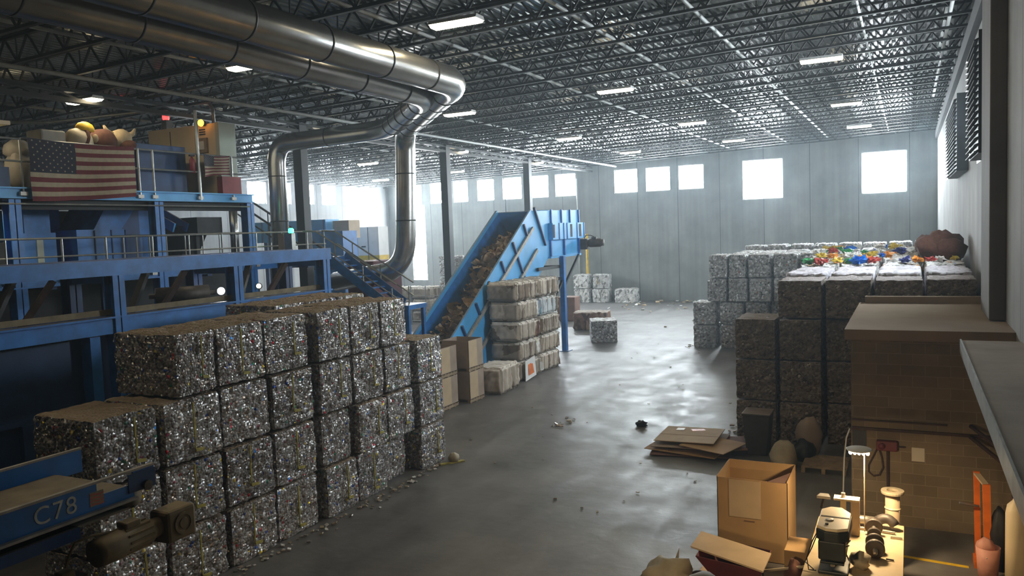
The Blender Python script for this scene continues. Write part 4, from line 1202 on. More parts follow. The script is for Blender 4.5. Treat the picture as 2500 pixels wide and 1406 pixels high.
b = MB(); b.box(-22.6,-21.9,14.55,15.3,7.3,9.05)
b.build('crate', M['crate'], label='pale beige crate above the flag left of the yellow-capped figure', cat='crate', bevel=0.05)
MB().lump((-22.2,14.05,8.45), 0.35, 0.36, 0.3, 15, 0.3, 8).lump((-22.2,14.05,7.9), 0.35, 0.36, 0.62, 16, 0.2, 8).build('sack', M['crate'], smooth=True, label='small dull grey sack behind the star field of the large flag', cat='sack')

# sorting cabin at the far left edge
t = thing('sorting_cabin', 'dark sorting cabin with lit lamp strip at the left edge of the upper deck', 'cabin', (-22.6, 11.5, 7.3))
MB().box(-24.5, -21.2, 10.2, 10.3, 7.32, 9.9).build('back_wall', M['blue_dark'], t)
MB().box(-24.5, -24.4, 10.3, 13.0, 7.32, 9.9).build('side_wall', M['black'], t)
MB().box(-24.5, -21.1, 10.2, 13.2, 8.95, 9.05).build('roof', M['tan'], t)
MB().box(-21.3, -21.15, 10.2, 13.1, 7.32, 7.85).build('apron', M['blue_dark'], t)
f = MB().box(-21.9, -21.75, 11.6, 12.85, 8.84, 8.94).build('lamp_strip', M['tube'], t)
MB().lump((-21.6,12.3,8.2), 0.2, 0.2, 0.2, 21, 0.4).build('green_rag', pm['green'], t, smooth=True)
MB().lump((-21.6,12.65,8.2), 0.16, 0.16, 0.2, 22, 0.4).build('yellow_rag', pm['yellow'], t, smooth=True)
t = thing('work_light', 'round glowing work lamp under the upper deck at the left edge', 'lamp', (-21.8, 12.2, 6.5))
MB().lathe([(0.28,0),(0.2,0.1),(0.06,0.2)], (-21.8,12.35,6.86), (0,0,1), 18).build('shade', M['steel'], t, smooth=True)
MB().lathe([(0.27,-0.03),(0.27,0.0)], (-21.8,12.35,6.84), (0,0,1), 18).build('lens', M['tube'], t)
MB().tube([(-21.8,12.35,7.04),(-21.8,12.35,7.2)], 0.02, 6).build('hanger', M['black'], t)
MB().prism([(12.3,6.7),(12.85,6.7),(13.2,5.9),(12.9,5.75),(12.7,6.1)], 'x', -23.2, -22.6).build('chute', M['tan'], label='curved tan chute below the glowing round lamp', cat='chute')

# hoppers and boxes between the two decks
t = thing('hopper', 'big blue hopper with slanted throat between the two decks under the large flag', 'hopper', (-23.9, 17.3, 4.97))
MB().box(-25.0, -23.2, 16.3, 18.0, 4.98, 6.22).build('lower_box', M['blue'], t)
MB().prism([(16.9,6.22),(17.9,6.22),(18.5,6.95),(17.5,7.15)], 'x', -25.0, -23.2).build('throat', M['blue'], t)
for y in (16.9, 17.5):
    MB().box(-23.2, -23.17, y, y+0.03, 5.0, 6.2).build('seam', M['blue_dark'], t)
MB().prism([(18.15,5.0),(18.75,5.0),(18.75,6.95),(18.2,6.95),(17.9,6.2),(18.2,6.2)], 'x', -25.0, -23.4).build('dark_side', M['blue_dark'], t)
t = thing('filter_box', 'tall narrow blue machine box left of the hopper, pale plate on its front', 'machine', (-23.9, 15.1, 4.97))
MB().box(-24.6, -23.25, 14.7, 15.5, 4.98, 6.85).build('body', M['blue'], t)
MB().box(-24.2, -23.2, 14.62, 15.62, 4.98, 6.15).build('lower_body', M['blue'], t)
MB().box(-23.2, -23.18, 15.0, 15.2, 5.2, 6.0).build('plate', M['palegreen'], t)
MB().box(-25.2, -23.4, 18.75, 19.2, 4.98, 7.1).build('blue_duct', M['blue'], label='upright blue duct box right of the hopper by the blue post', cat='duct box')
MB().box(-25.0, -23.3, 10.0, 14.2, 4.98, 5.9).build('dark_cabinet', M['black'], label='low black cabinet on the lower walkway at the far left', cat='cabinet')
# second sorting conveyor under the upper deck, dark
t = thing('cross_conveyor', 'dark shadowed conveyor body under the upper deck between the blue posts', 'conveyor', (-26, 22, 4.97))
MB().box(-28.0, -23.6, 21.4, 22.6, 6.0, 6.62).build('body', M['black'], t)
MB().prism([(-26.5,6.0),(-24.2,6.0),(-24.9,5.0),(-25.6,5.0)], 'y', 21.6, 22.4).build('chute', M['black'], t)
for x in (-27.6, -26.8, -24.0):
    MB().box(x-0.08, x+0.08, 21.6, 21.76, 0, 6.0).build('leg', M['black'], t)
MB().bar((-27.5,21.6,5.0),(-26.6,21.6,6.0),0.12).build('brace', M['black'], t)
t = thing('upper_stairs', 'short blue stair under the upper deck leading down to the right', 'stairs', (-25, 20.8, 6.5))
MB().bar((-26.0,20.7,7.15),(-24.0,20.7,6.25),0.07,0.34).build('stringer', M['blue_light'], t)
MB().bar((-26.0,21.3,7.15),(-24.0,21.3,6.25),0.07,0.34).build('stringer', M['blue'], t)
for i in range(5):
    x = -25.9+0.4*i; z = 7.1-0.18*i
    MB().box(x-0.12, x+0.12, 20.72, 21.28, z-0.1, z-0.07).build('tread', M['black'], t)
t = thing('stair_rails', 'grey-green pipe handrails of a background stair behind the blue posts', 'handrail', (-24.5, 26.2, 4))
for dy in (0, 1.0):
    MB().tube([(-27.0,26.2+dy,7.7),(-22.4,26.2+dy,5.1)], 0.05, 8).build('rail', M['column'], t)
    MB().tube([(-27.0,26.2+dy,7.2),(-22.4,26.2+dy,4.6)], 0.035, 8).build('rail', M['column'], t)
    for i in range(5):
        MB().tube([(-26.6+i,26.2+dy,7.5-0.565*i),(-26.6+i,26.2+dy,0.0)], 0.03, 6).build('post', M['column'], t)
t = thing('galvanised_downpipe', 'vertical galvanised pipe between the blue posts under the upper deck', 'pipe', (-23.6, 20.9, 4.97))
MB().tube([(-23.3,22.9,4.97),(-23.3,22.9,7.0)], 0.16, 16).build('pipe', M['galv'], t, smooth=True)
MB().lathe([(0.165,-0.03),(0.18,0),(0.165,0.03)], (-23.3,22.9,5.95), (0,0,1), 16).build('band', M['band'], t)

# machines beyond the thick column
t = thing('belt_conveyor', 'long blue conveyor casing behind the thick dark column', 'conveyor', (-31, 36, 4))
MB().box(-35.2, -29.3, 35.6, 36.8, 5.5, 6.7).build('casing', M['blue_light'], t)
for x in (-34, -32.4, -30.8, -29.4):
    MB().box(x-0.04, x+0.04, 35.56, 35.6, 5.5, 6.7).build('rib', M['blue_dark'], t)
    MB().box(x-0.12, x+0.12, 35.8, 36.04, 0, 5.5).build('leg', M['blue_dark'], t)
MB().box(-29.1, -28.0, 36, 37, 5.6, 6.6).build('end_box', M['tan'], label='beige box at the end of the blue conveyor casing', cat='box')
MB().box(-29.0, -28.1, 36.1, 36.9, 0, 5.58).build('box_stand', M['blue_dark'], label='dark stand carrying the beige box behind the stairs', cat='stand')
t = thing('blue_cabinets', 'pair of blue machine cabinets behind the top of the stairs', 'machine', (-28.3, 34.5, 0))
MB().box(-29.4, -27.9, 33.4, 34.6, 0, 6.1).build('cabinet', M['blue'], t)
MB().box(-27.85, -26.4, 33.4, 34.6, 0, 6.0).build('cabinet', M['blue'], t)
MB().box(-29.3, -26.5, 33.38, 33.4, 4.0, 4.08).build('seam', M['blue_dark'], t)
t = thing('white_cabinet', 'tall white double-door cabinet with yellow foot right of the blue cabinets', 'cabinet', (-29.6, 40, 0))
MB().box(-30.2, -28.62, 39.6, 40.6, 4.5, 6.22).build('body', M['whitepaint'], t)
MB().box(-30.2, -28.62, 39.6, 40.6, 3.6, 4.5).build('yellow_foot', M['yellow'], t)
MB().box(-30.1, -28.7, 39.7, 40.5, 0, 3.6).build('plinth', M['column'], t)
MB().box(-29.42, -29.39, 39.585, 39.6, 3.7, 6.2).build('door_gap', M['column'], t)
MB().box(-29.9, -29.6, 39.57, 39.6, 5.0, 5.08).build('handle', M['column'], t)
MB().box(-20.9, -19.55, 26.6, 28.6, 0, 4.65).build('red_hopper', M['maroon'], label='dark red hopper box behind the stairs where the duct enters', cat='hopper', bevel=0.03)

flag('small stars and stripes flag on the end of the blue machine cabinet behind the stairs', 33.5, 34.5, 4.55, 5.25, -26.5, 4.1, 50)
# stairs down from the walkway
t = thing('access_stairs', 'blue open stair with pipe handrails descending right from the walkway', 'stairs', (-17.5, 23.2, 0))
sa, sb2 = Vector((-19.4,0,5.25)), Vector((-15.9,0,2.97))
for y in (22.9, 23.95):
    MB().bar((-18.9,y,4.98),(-16.3,y,3.26),0.06,0.34).build('stringer', M['blue'], t)
    MB().tube([(-19.9,y,5.95),(-19.3,y,5.92),(-15.9,y,3.98)], 0.03, 8).build('handrail', M['rail'], t)
    MB().tube([(-19.2,y,5.45),(-15.9,y,3.5)], 0.026, 8).build('mid_rail', M['rail'], t)
    for x in (-18.5, -17.3, -16.1):
        z = 4.98+(x+18.9)*(-0.6615)
        MB().tube([(x,y,z),(x,y,z+0.72)], 0.026, 6).build('rail_post', M['rail'], t)
for i in range(9):
    x = -18.75+0.3*i; z = 4.85-0.198*i
    MB().box(x-0.12, x+0.14, 22.93, 23.92, z-0.05, z).build('tread', M['blue'], t)
MB().box(-16.35, -15.4, 22.85, 24.0, 3.1, 3.25).build('landing', M['blue'], t)
for x in (-16.25, -15.5):
    for y in (22.95, 23.9):
        MB().box(x-0.06, x+0.06, y-0.06, y+0.06, 0, 3.1).build('leg', M['blue'], t)
MB().box(-20.98, -18.85, 22.85, 24.0, 4.85, 4.98).build('top_landing', M['blue'], t)
t = thing('control_box', 'grey control box with green lamp at the top of the stairs', 'control box', (-19.9, 22.6, 4.98))
MB().box(-20.45, -20.1, 22.5, 22.7, 4.98, 5.9).build('box', M['rail'], t)
MB().box(-20.75, -20.5, 22.5, 22.7, 4.98, 5.9).build('side_plate', M['tan'], t)
MB().lathe([(0.08,0),(0.1,0.04),(0.1,0.14),(0.05,0.18)], (-20.2,22.6,5.9), (0,0,1), 14).build('lens', M['greenlens'], t, smooth=True)
# glowing spots on the lower beam
for i, (p, mt2, lab) in enumerate((((-15.9,15.05,4.42),'spot','brilliant white work light behind the lower beam of the conveyor frame'), ((-16.2,16.7,4.42),'warmspot','smaller yellowish work light behind the lower beam, right of the white one'))):
    t = thing('work_light', lab, 'lamp', p)
    MB().lathe([(0.05,-0.1),(0.09,-0.06),(0.1 if i == 0 else 0.07,0)], p, (0.55,-0.8,0.1), 14).build('housing', M['black'], t, smooth=True)
    MB().lathe([(0.095 if i == 0 else 0.065,0.0),(0.07 if i == 0 else 0.05,0.03)], p, (0.55,-0.8,0.1), 14).build('lens', M[mt2], t, smooth=True)
    MB().tube([Vector(p), Vector((p[0],p[1]+0.03,4.1))], 0.02, 6).build('bracket', M['black'], t)

# ------------------------------------------------------------------ short belt conveyor in the left foreground
t = thing('belt_conveyor', 'blue belt conveyor end marked with white lettering in the lower left foreground', 'conveyor', (-6.8, 3.0, 3.2))
XN, XFAR, ZT = -6.2, -7.42, 3.7
b = MB()
b.box(XN-0.02, XN, 0.6, 4.36, 3.46, 3.69); b.box(XN-0.02, XN, 4.36, 4.72, 3.46, 3.575); b.box(XN-0.02, XN, 4.72, 4.94, 3.5, 3.69)
b.build('side_panel', M['blue'], t)
MB().box(XN-0.03, XN+0.01, 0.6, 4.94, 3.685, 3.705).build('top_edge', M['rim'], t)
MB().box(XN-0.02, XN+0.05, 0.6, 4.72, 3.44, 3.462).build('bottom_flange', M['rim'], t)
MB().box(XFAR, XFAR+0.02, 0.6, 5.07, 3.46, 3.69).build('side_panel', M['blue'], t)
MB().box(XFAR-0.01, XFAR+0.03, 0.6, 5.07, 3.685, 3.705).build('top_edge', M['rim'], t)
b = MB(); b.box(XFAR+0.06, XN-0.06, 0.6, 4.75, 3.50, 3.525); b.box(XFAR+0.06, XN-0.06, 0.6, 4.75, 3.34, 3.36)
b.build('belt', M['dirt'], t)
MB().tube([(XFAR+0.06,4.75,3.43),(XN-0.06,4.75,3.43)], 0.09, 16).build('end_roller', M['dirt'], t, smooth=True)
MB().box(XN, XN+0.012, 4.66, 4.94, 3.5, 3.67).build('bearing_plate', M['blue_dark'], t)
MB().lathe([(0.045,0),(0.045,0.03),(0.02,0.032)], (XN+0.012,4.84,3.53), (1,0,0), 16).build('bearing', M['iron'], t)
cu = bpy.data.curves.new('lettering', 'FONT'); cu.body = 'C78'; cu.size = 0.205; cu.extrude = 0.0015; cu.space_character = 1.12
tmp = bpy.data.objects.new('tmp_text', cu); COL.objects.link(tmp)
bpy.context.view_layer.update()
me = bpy.data.meshes.new_from_object(tmp.evaluated_get(bpy.context.evaluated_depsgraph_get()))
bpy.data.objects.remove(tmp); bpy.data.curves.remove(cu)
me.materials.clear(); me.materials.append(M['letters'])
me.transform(Matrix(((0,0,1,0),(1,0,0,0),(0,1,0,0),(0,0,0,1))))
o = bpy.data.objects.new('lettering', me); COL.objects.link(o); o.parent = t
o.location = Vector((XN+0.003, 3.80, 3.505)) - t.location
o['label'] = 'white lettering C78'
st = MB().box(XN, XN+0.002, 4.29, 4.42, 3.5, 3.62).build('flag_sticker', M['flagwhite'], t)
for i in range(4):
    b = MB(); n = 6
    for q in range(n):
        y0, y1 = 4.29+0.13*q/n, 4.29+0.13*(q+1)/n
        za, zb = 3.505+0.028*i+0.006*math.sin(q*1.1), 3.505+0.028*i+0.006*math.sin((q+1)*1.1)
        b.add([(XN+0.003,y0,za),(XN+0.003,y1,zb),(XN+0.003,y1,zb+0.015),(XN+0.003,y0,za+0.015)], [(0,1,2,3)])
    b.build('red_stripe', pm['red'], st)
# supports
for y in (1.2, 3.3):
    for x in (XN-0.1, XFAR+0.1):
        MB().box(x-0.05, x+0.05, y-0.05, y+0.05, 0, 3.45).build('leg', M['blue_dark'], t)
MB().bar((XN-0.1,1.2,2.4),(XN-0.1,3.3,2.4),0.1).build('leg_brace', M['blue_dark'], t)
MB().box(XN-0.16, XN-0.02, 0.6, 4.2, 3.26, 3.36).build('under_rail', M['blue_dark'], t)
# geared motor, thick with dust
g = MB().box(XN+0.06, XN+0.30, 4.80, 5.12, 3.02, 3.31).build('gearbox', M['motor'], t, bevel=0.03)
MB().lathe([(0.1,0),(0.1,0.012),(0.075,0.012),(0.072,0.004),(0.05,0.004),(0.046,0.012),(0.01,0.013)], (XN+0.30,4.97,3.17), (1,0,0), 24).build('output_cover', M['motor'], g)
mo = MB().lathe([(0.07,0),(0.115,0.01),(0.12,0.05),(0.125,0.24),(0.11,0.26),(0.11,0.52),(0.09,0.56),(0.085,0.64)], (XN+0.17,4.17,3.16), (0,1,0.03), 24).build('motor', M['motor'], t, smooth=True)
for i in range(12):
    a = 2*math.pi*i/12
    p = Vector((XN+0.17+0.113*math.cos(a), 4.44, 3.17+0.113*math.sin(a)))
    MB().bar(p, p+Vector((0,0.24,0.007)), 0.012, 0.02).build('cooling_fin', M['motor'], mo)
MB().box(XN+0.09, XN+0.22, 4.45, 4.6, 3.27, 3.33).build('terminal_box', M['motor'], mo, bevel=0.012)
MB().tube([(XN+0.15,4.46,3.29),(XN+0.16,4.36,3.285),(XN+0.14,4.2,3.31),(XN+0.12,4.05,3.3),(XN+0.1,4.0,3.2),(XN+0.1,3.97,3.12)], 0.012, 8).build('cable', M['motor'], mo, smooth=True)
v = MB().box(XN+0.05, XN+0.15, 3.9, 4.02, 3.0, 3.1).build('junction_box', M['motor'], t, bevel=0.015)
MB().tube([(XN+0.1,3.9,3.07),(XN+0.08,3.7,3.1),(XN+0.06,3.3,3.12)], 0.012, 8).build('cable', M['motor'], v, smooth=True)
MB().box(XN-0.2, XN+0.12, 3.2, 3.86, 2.55, 2.9).build('lower_housing', M['blue_dark'], t, bevel=0.03)
MB().box(XN-0.15, XN+0.1, 3.9, 4.15, 2.3, 3.0).build('rusty_bracket', M['rust'], t)

# ------------------------------------------------------------------ workshop corner, lower right
# steel-topped bench
t = thing('work_bench', 'long pale-topped workbench lit from above in the lower right', 'workbench', (-0.7, 11.6, 0))
MB().box(-1.32, -0.08, 9.6, 13.45, 0.85, 0.9).build('top', M['bench'], t, bevel=0.006)
MB().box(-1.28, -0.12, 9.65, 13.4, 0.76, 0.85).build('apron', M['steel'], t)
for x in (-1.22, -0.18):
    for y in (9.75, 11.5, 13.3):
        MB().box(x-0.04, x+0.04, y-0.04, y+0.04, 0, 0.76).build('leg', M['steel'], t)
MB().box(-1.22, -0.18, 9.75, 13.3, 0.28, 0.31).build('lower_shelf', M['wood'], t)
# drill press
t = thing('drill_press', 'dark bench drill press with pale belt cover standing on the workbench', 'drill press', (-0.93, 11.45, 0.9))
MB().box(-1.12, -0.74, 11.2, 11.75, 0.9, 0.95).build('base', M['machine'], t, bevel=0.015)
MB().tube([(-0.93,11.62,0.95),(-0.93,11.62,1.45)], 0.045, 14).build('column', M['machine'], t, smooth=True)
MB().prism([(-1.13,11.12),(-1.02,11.02),(-0.84,11.02),(-0.72,11.12),(-0.72,11.75),(-0.85,11.95),(-1.02,11.95),(-1.13,11.8)], 'z', 1.42, 1.56).build('head', M['machine'], t, bevel=0.015)
c = MB().prism([(-1.12,11.13),(-1.0,11.04),(-0.86,11.04),(-0.73,11.13),(-0.73,11.74),(-0.86,11.94),(-1.01,11.94),(-1.12,11.8)], 'z', 1.56, 1.60).build('belt_cover', M['cream'], t, bevel=0.01)
MB().box(-1.1, -0.74, 11.5, 11.53, 1.598, 1.606).build('cover_slot', M['black'], c)
MB().lathe([(0.05,0),(0.055,0.012),(0.035,0.014)], (-0.98,11.38,1.6), (0,0,1), 16).build('ring', M['steel'], c, smooth=True)
MB().lathe([(0.022,0),(0.02,0.02)], (-1.0,11.2,1.6), (0,0,1), 12).build('knob', M['black'], c)
MB().box(-1.1, -0.76, 11.05, 11.6, 1.16, 1.42).build('quill_housing', M['machine'], t, bevel=0.02)
MB().tube([(-0.93,11.18,1.2),(-0.93,11.18,1.04)], 0.03, 10).build('chuck', M['steel'], t)
MB().box(-1.08, -0.78, 11.08, 11.5, 1.1, 1.13).build('table', M['machine'], t, bevel=0.006)
MB().lathe([(0.11,0),(0.11,0.3)], (-0.93,11.82,1.2), (0,0,1), 16).build('motor', M['machine'], t, smooth=True)
for a in (0.4, 2.5, 4.6):
    MB().tube([(-0.8,11.2,1.3),(-0.72,11.2+0.16*math.cos(a),1.3+0.16*math.sin(a))], 0.01, 6).build('feed_handle', M['steel'], t)
MB().tube([(-1.12,11.4,1.45),(-1.2,11.3,1.3),(-1.26,11.2,1.1),(-1.22,11.05,1.0),(-1.14,11.15,0.96)], 0.008, 6).build('cord', M['black'], t)
MB().tube([(-1.12,11.5,1.42),(-1.22,11.45,1.15),(-1.3,11.35,0.98),(-1.18,11.25,0.93)], 0.008, 6).build('cord', M['black'], t)
MB().lump((-0.62,11.6,1.0), 0.13, 0.13, 0.12, 31, 0.6, 8, 2.2).build('crumpled_bag', M['bag'], smooth=True, label='crumpled pale plastic bag on the workbench right of the drill press', cat='bag')
# roller shaft with discs
t = thing('roller_shaft', 'rusty shaft with four round discs lying along the workbench', 'machine shaft', (-0.46, 12.6, 0.9))
MB().tube([(-0.5,13.1,1.03),(-0.43,11.85,1.03)], 0.03, 12).build('shaft', M['steel'], t, smooth=True)
dv = Vector((0.07,-1.25,0)).normalized()
for q, rr, w in ((0.16,0.125,0.07),(0.4,0.095,0.05),(0.66,0.125,0.06),(0.86,0.13,0.08)):
    p = Vector((-0.5,13.1,1.03)).lerp(Vector((-0.43,11.85,1.03)), q)
    MB().lathe([(0.04,-w/2),(rr*0.92,-w/2),(rr,-w/3),(rr,w/3),(rr*0.92,w/2),(0.04,w/2)], p, dv, 24).build('disc', M['iron'], t, smooth=False)
MB().tube([(-0.3,11.98,0.92),(-0.2,11.98,0.915)], 0.012, 6).build('bolt', M['iron'], label='loose dark bolt on the workbench beside the nearest disc', cat='bolt')
# pipe and elbow at the back of the bench
t = thing('pipe_elbow', 'grey pipe with elbow lying across the far end of the workbench', 'pipe', (-0.55, 13.2, 0.9))
MB().tube([(-0.95,13.28,0.99),(-0.45,13.24,0.99)], 0.07, 14).build('pipe', M['steel'], t, smooth=True)
MB().tube(arc((-0.45,13.24,1.0),(-0.3,13.22,1.14),(-0.2,13.18,0.98),6), 0.075, 14).build('elbow', M['iron'], t, smooth=True)
MB().tube([(-0.98,13.08,0.925),(-0.2,13.02,0.925)], 0.022, 8).build('steel_rod', M['steel'], label='thin bright steel rod in front of the pipe on the workbench', cat='rod')
MB().box(-0.26, -0.1, 12.82, 12.86, 0.9, 0.93).build('steel_bar', M['steel'], label='short bright bar at the far right corner of the workbench', cat='bar')
# upright bracket on the bench
t = thing('steel_bracket', 'upright pale steel bracket with top plate behind the drill press on the workbench', 'bracket', (-0.9, 12.85, 0.9))
MB().box(-0.95, -0.87, 12.82, 12.88, 0.9, 1.42).build('upright', M['cream'], t)
MB().box(-1.04, -0.68, 12.76, 12.94, 1.42, 1.45).build('top_plate', M['cream'], t)
MB().box(-0.8, -0.68, 12.76, 12.92, 0.9, 1.42).build('post', M['tan'], t)
MB().tube([(-0.91,12.85,1.45),(-0.91,12.85,1.52)], 0.03, 10).build('stud', M['steel'], t)
MB().prism([(-1.3,12.95),(-1.1,12.95),(-1.14,13.1),(-1.26,13.1)], 'z', 1.36, 1.4).build('small_plate', M['steel'], t)
MB().tube([(-1.2,13.02,1.36),(-1.24,13.02,1.2),(-1.12,12.98,0.92)], 0.02, 8).build('arm', M['black'], t)
# flanged pipe standing behind the bench
t = thing('flanged_pipe', 'short upright flanged pipe standing on the floor behind the workbench', 'pipe', (-0.25, 13.95, 0))
MB().lathe([(0.11,0),(0.11,1.25)], (-0.25,13.95,0), (0,0,1), 20).build('pipe', M['tan'], t, smooth=True)
MB().lathe([(0.06,1.24),(0.17,1.24),(0.175,1.27),(0.17,1.29),(0.09,1.29),(0.085,1.2)], (-0.25,13.95,0), (0,0,1), 24).build('flange', M['bag'], t)
MB().lathe([(0.112,0.98),(0.125,1.0),(0.112,1.02)], (-0.25,13.95,0), (0,0,1), 20).build('collar', M['cream'], t)

# work lamp on a thin post behind the bench (lights the corner)
t = thing('work_lamp', 'bright five-bulb work lamp on a thin pale post over the workbench', 'lamp', (-0.62, 13.0, 0.9))
MB().tube([(-0.62,13.0,0.9),(-0.62,13.0,2.16)], 0.008, 8).build('post', M['tan'], t)
MB().lathe([(0.17,0.0),(0.19,0.02),(0.17,0.03)], (-0.69,13.0,2.16), (0,0,1), 20).build('shade', M['whitepaint'], t, smooth=True)
for i in range(5):
    MB().lump((-0.81+0.06*i,12.96,2.13), 0.026, 0.026, 0.034, i, 0.0, 6).build('bulb', M['tube'], t, smooth=True)
ld = bpy.data.lights.new('work_lamp_light', 'AREA'); ld.shape = 'DISK'; ld.size = 0.3; ld.energy = 56; ld.color = (1.0,0.72,0.40)
lo = bpy.data.objects.new('work_lamp_light', ld); COL.objects.link(lo); lo.parent = t; lo.location = (-0.07, -0.02, 1.2)
# a made-up second lamp out of view, added as warm key on front faces
t = thing('work_lamp', 'unseen fill lamp added on a floor stand in front of the workbench', 'lamp', (-1.7, 7.4, 0))
MB().tube([(-1.7,7.4,0.02),(-1.7,7.4,2.3)], 0.015, 8).build('post', M['pipe'], t)
MB().lathe([(0.3,0),(0.3,0.02)], (-1.7,7.4,0), (0,0,1), 20).build('foot', M['black'], t)
MB().lathe([(0.03,0.1),(0.15,0.04),(0.185,0.0)], (-1.75,7.4,2.28), (0,0.5,1), 20).build('shade', M['bag'], t, smooth=True)
for i in range(5):
    MB().lump((-1.87+0.06*i,7.4,2.26), 0.026, 0.026, 0.034, i, 0.0, 6).build('bulb', M['tube'], t, smooth=True)
lo2 = bpy.data.objects.new('work_lamp_light', ld); COL.objects.link(lo2); lo2.parent = t; lo2.location = (-0.05, 0.05, 2.2)  # the added key light, aimed at the carton and bench fronts
lo2.rotation_euler = (math.radians(30), 0, 0)

# items on the block wall
YW = 15.95
MB().box(-0.97, 1.3, YW-0.05, YW-0.005, 1.76, 1.81).build('wall_bar', M['rust'], label='dark angle bar running level across the block wall', cat='bar')
MB().box(-0.97, 0.6, YW-0.04, YW-0.005, 1.93, 1.96).build('wall_bar', M['rust'], label='thin upper bar on the block wall above the dark angle bar', cat='bar')
for dz, lab in ((0.0,'lower dark diagonal brace from the wall bar under the ledge'), (0.2,'upper dark diagonal brace from the wall bar under the ledge')):
    MB().bar((0.95,YW-0.08,1.78+dz),(1.42,YW-0.6,1.48+dz),0.05,0.05).build('brace', M['rust'], label=lab, cat='brace', group='braces under the ledge')
MB().box(0.03, 0.24, YW-0.012, YW-0.002, 1.24, 1.49).build('paper_notice', M['paper'], label='pale sheet of paper taped to the block wall', cat='notice')
t = thing('valve_block', 'dark maroon valve block on the block wall with a loop of hose', 'valve', (-0.38, YW-0.1, 1.0))
MB().box(-0.55, -0.2, YW-0.16, YW-0.01, 1.42, 1.6).build('block', M['maroon'], t, bevel=0.02)
MB().lathe([(0.05,0),(0.06,0.05),(0.04,0.09)], (-0.46,YW-0.16,1.52), (0,-1,0), 12).build('knob', M['maroon'], t, smooth=True)
MB().tube([(-0.2,YW-0.08,1.5),(-0.08,YW-0.08,1.5)], 0.015, 8).build('stub_pipe', M['rust'], t)
MB().tube([(-0.53,YW-0.1,1.46),(-0.6,YW-0.1,1.3),(-0.68,YW-0.1,1.12),(-0.68,YW-0.1,1.0),(-0.6,YW-0.1,0.93),(-0.5,YW-0.1,0.96),(-0.44,YW-0.1,1.1),(-0.46,YW-0.1,1.28),(-0.5,YW-0.1,1.42)], 0.014, 8).build('hose', M['rust'], t, smooth=True)
MB().tube([(-0.36,YW-0.06,1.42),(-0.36,YW-0.06,0.3)], 0.025, 8).build('drop_pipe', M['rust'], t)
MB().tube([(-1.0,YW-0.1,1.78),(-1.06,YW-0.1,1.6),(-1.1,YW-0.1,1.2),(-1.12,YW-0.1,0.6),(-1.12,YW-0.1,0.02)], 0.014, 8).build('wall_conduit', M['pipe'], smooth=True, label='thin pale conduit running down the left corner of the block wall', cat='conduit')
MB().box(-0.96, -0.72, YW-0.03, YW-0.002, 1.35, 1.74).build('wall_panel', M['column'], label='flat grey panel hung under the bar at the left of the block wall', cat='panel')
# yellow floor line
MB().prism([(-0.1,14.46),(0.85,14.36),(0.85,14.45),(-0.1,14.55)], 'z', 0.0, 0.004).build('floor_line', M['yellow'], label='yellow painted line on the workshop floor', cat='floor marking')

# big open carton
t = thing('cardboard_carton', 'tall open cardboard carton standing on the floor left of the workbench', 'cardboard box', (-2.38, 13.98, 0))
x0, x1, y0, y1, h, k2 = -2.95, -1.8, 13.45, 14.5, 1.4, 0.012
MB().box(x0, x1, y0, y0+k2, 0, h-0.02).build('front_wall', M['card'], t)
MB().box(x0, x1, y1-k2, y1, 0, h).build('back_wall', M['card'], t)
MB().box(x0, x0+k2, y0, y1, 0, h).build('side_wall', M['card'], t)
MB().box(x1-k2, x1, y0, y1, 0, h).build('side_wall', M['card'], t)
MB().box(x0, x1, y0, y1, 0, k2).build('bottom', M['card'], t)
MB().box(x0+0.2, x0+0.72, y0-0.004, y0-0.001, 0.72, 1.36).build('pale_patch', M['card_pale'], t)
MB().box(x0+0.45, x0+0.62, y0-0.004, y0-0.001, 0.66, 0.675).build('tape_mark', M['card_dark'], t)
MB().add([(x1-0.32,y0-0.003,h-0.02),(x1-0.02,y0-0.003,h-0.02),(x1-0.02,y0+0.55,h),(x1-0.02,y0+0.55,h-0.012),(x1-0.3,y0+0.04,h-0.03)], [(0,1,2),(0,4,3),(0,1,4),(1,2,3),(0,2,3),(1,3,4)]).build('dark_corner', M['card_dark'], t)  # dark triangle put in for the shaded inside corner of the carton
# wheelbarrow with a board across it
t = thing('wheelbarrow', 'maroon wheelbarrow with pale wooden handles, a cardboard board across it', 'wheelbarrow', (-2.3, 11.8, 0))
def frustum(b, bot, topp):
    b.add(bot+topp, [(3,2,1,0),(0,1,5,4),(1,2,6,5),(2,3,7,6),(3,0,4,7)])
b = MB()
frustum(b, [(-2.55,11.65,0.3),(-2.05,11.62,0.3),(-2.05,12.0,0.3),(-2.55,12.02,0.3)], [(-2.85,11.45,0.78),(-1.88,11.38,0.72),(-1.88,12.2,0.72),(-2.85,12.25,0.78)])
o = b.build('tray', M['maroon'], t)
sm = o.modifiers.new('thickness', 'SOLIDIFY'); sm.thickness = 0.015
for y, ye in ((11.5,11.6),(12.15,12.05)):
    MB().tube([(-2.7,y+(0.12 if y < 11.8 else -0.12),0.26),(-1.95,y,0.42),(-1.28,ye-0.05 if y < 11.8 else ye+0.1,0.6)], 0.022, 8).build('handle', M['bag'], t)
    MB().tube([(-2.0,y,0.38),(-1.95,y,0.0)], 0.018, 8).build('leg', M['iron'], t)
MB().lathe([(0.06,-0.05),(0.17,-0.05),(0.2,-0.02),(0.2,0.02),(0.17,0.05),(0.06,0.05)], (-2.88,11.83,0.2), (0,1,0), 20).build('wheel', M['rubber'], t, smooth=True)
torn('pale cardboard board lying tilted across the wheelbarrow', [(-2.98,11.7,0.81),(-2.97,12.35,0.81),(-1.85,12.0,0.75),(-1.86,11.32,0.75)], M['card_pale'], 'cardboard_board', 'cardboard sheet')
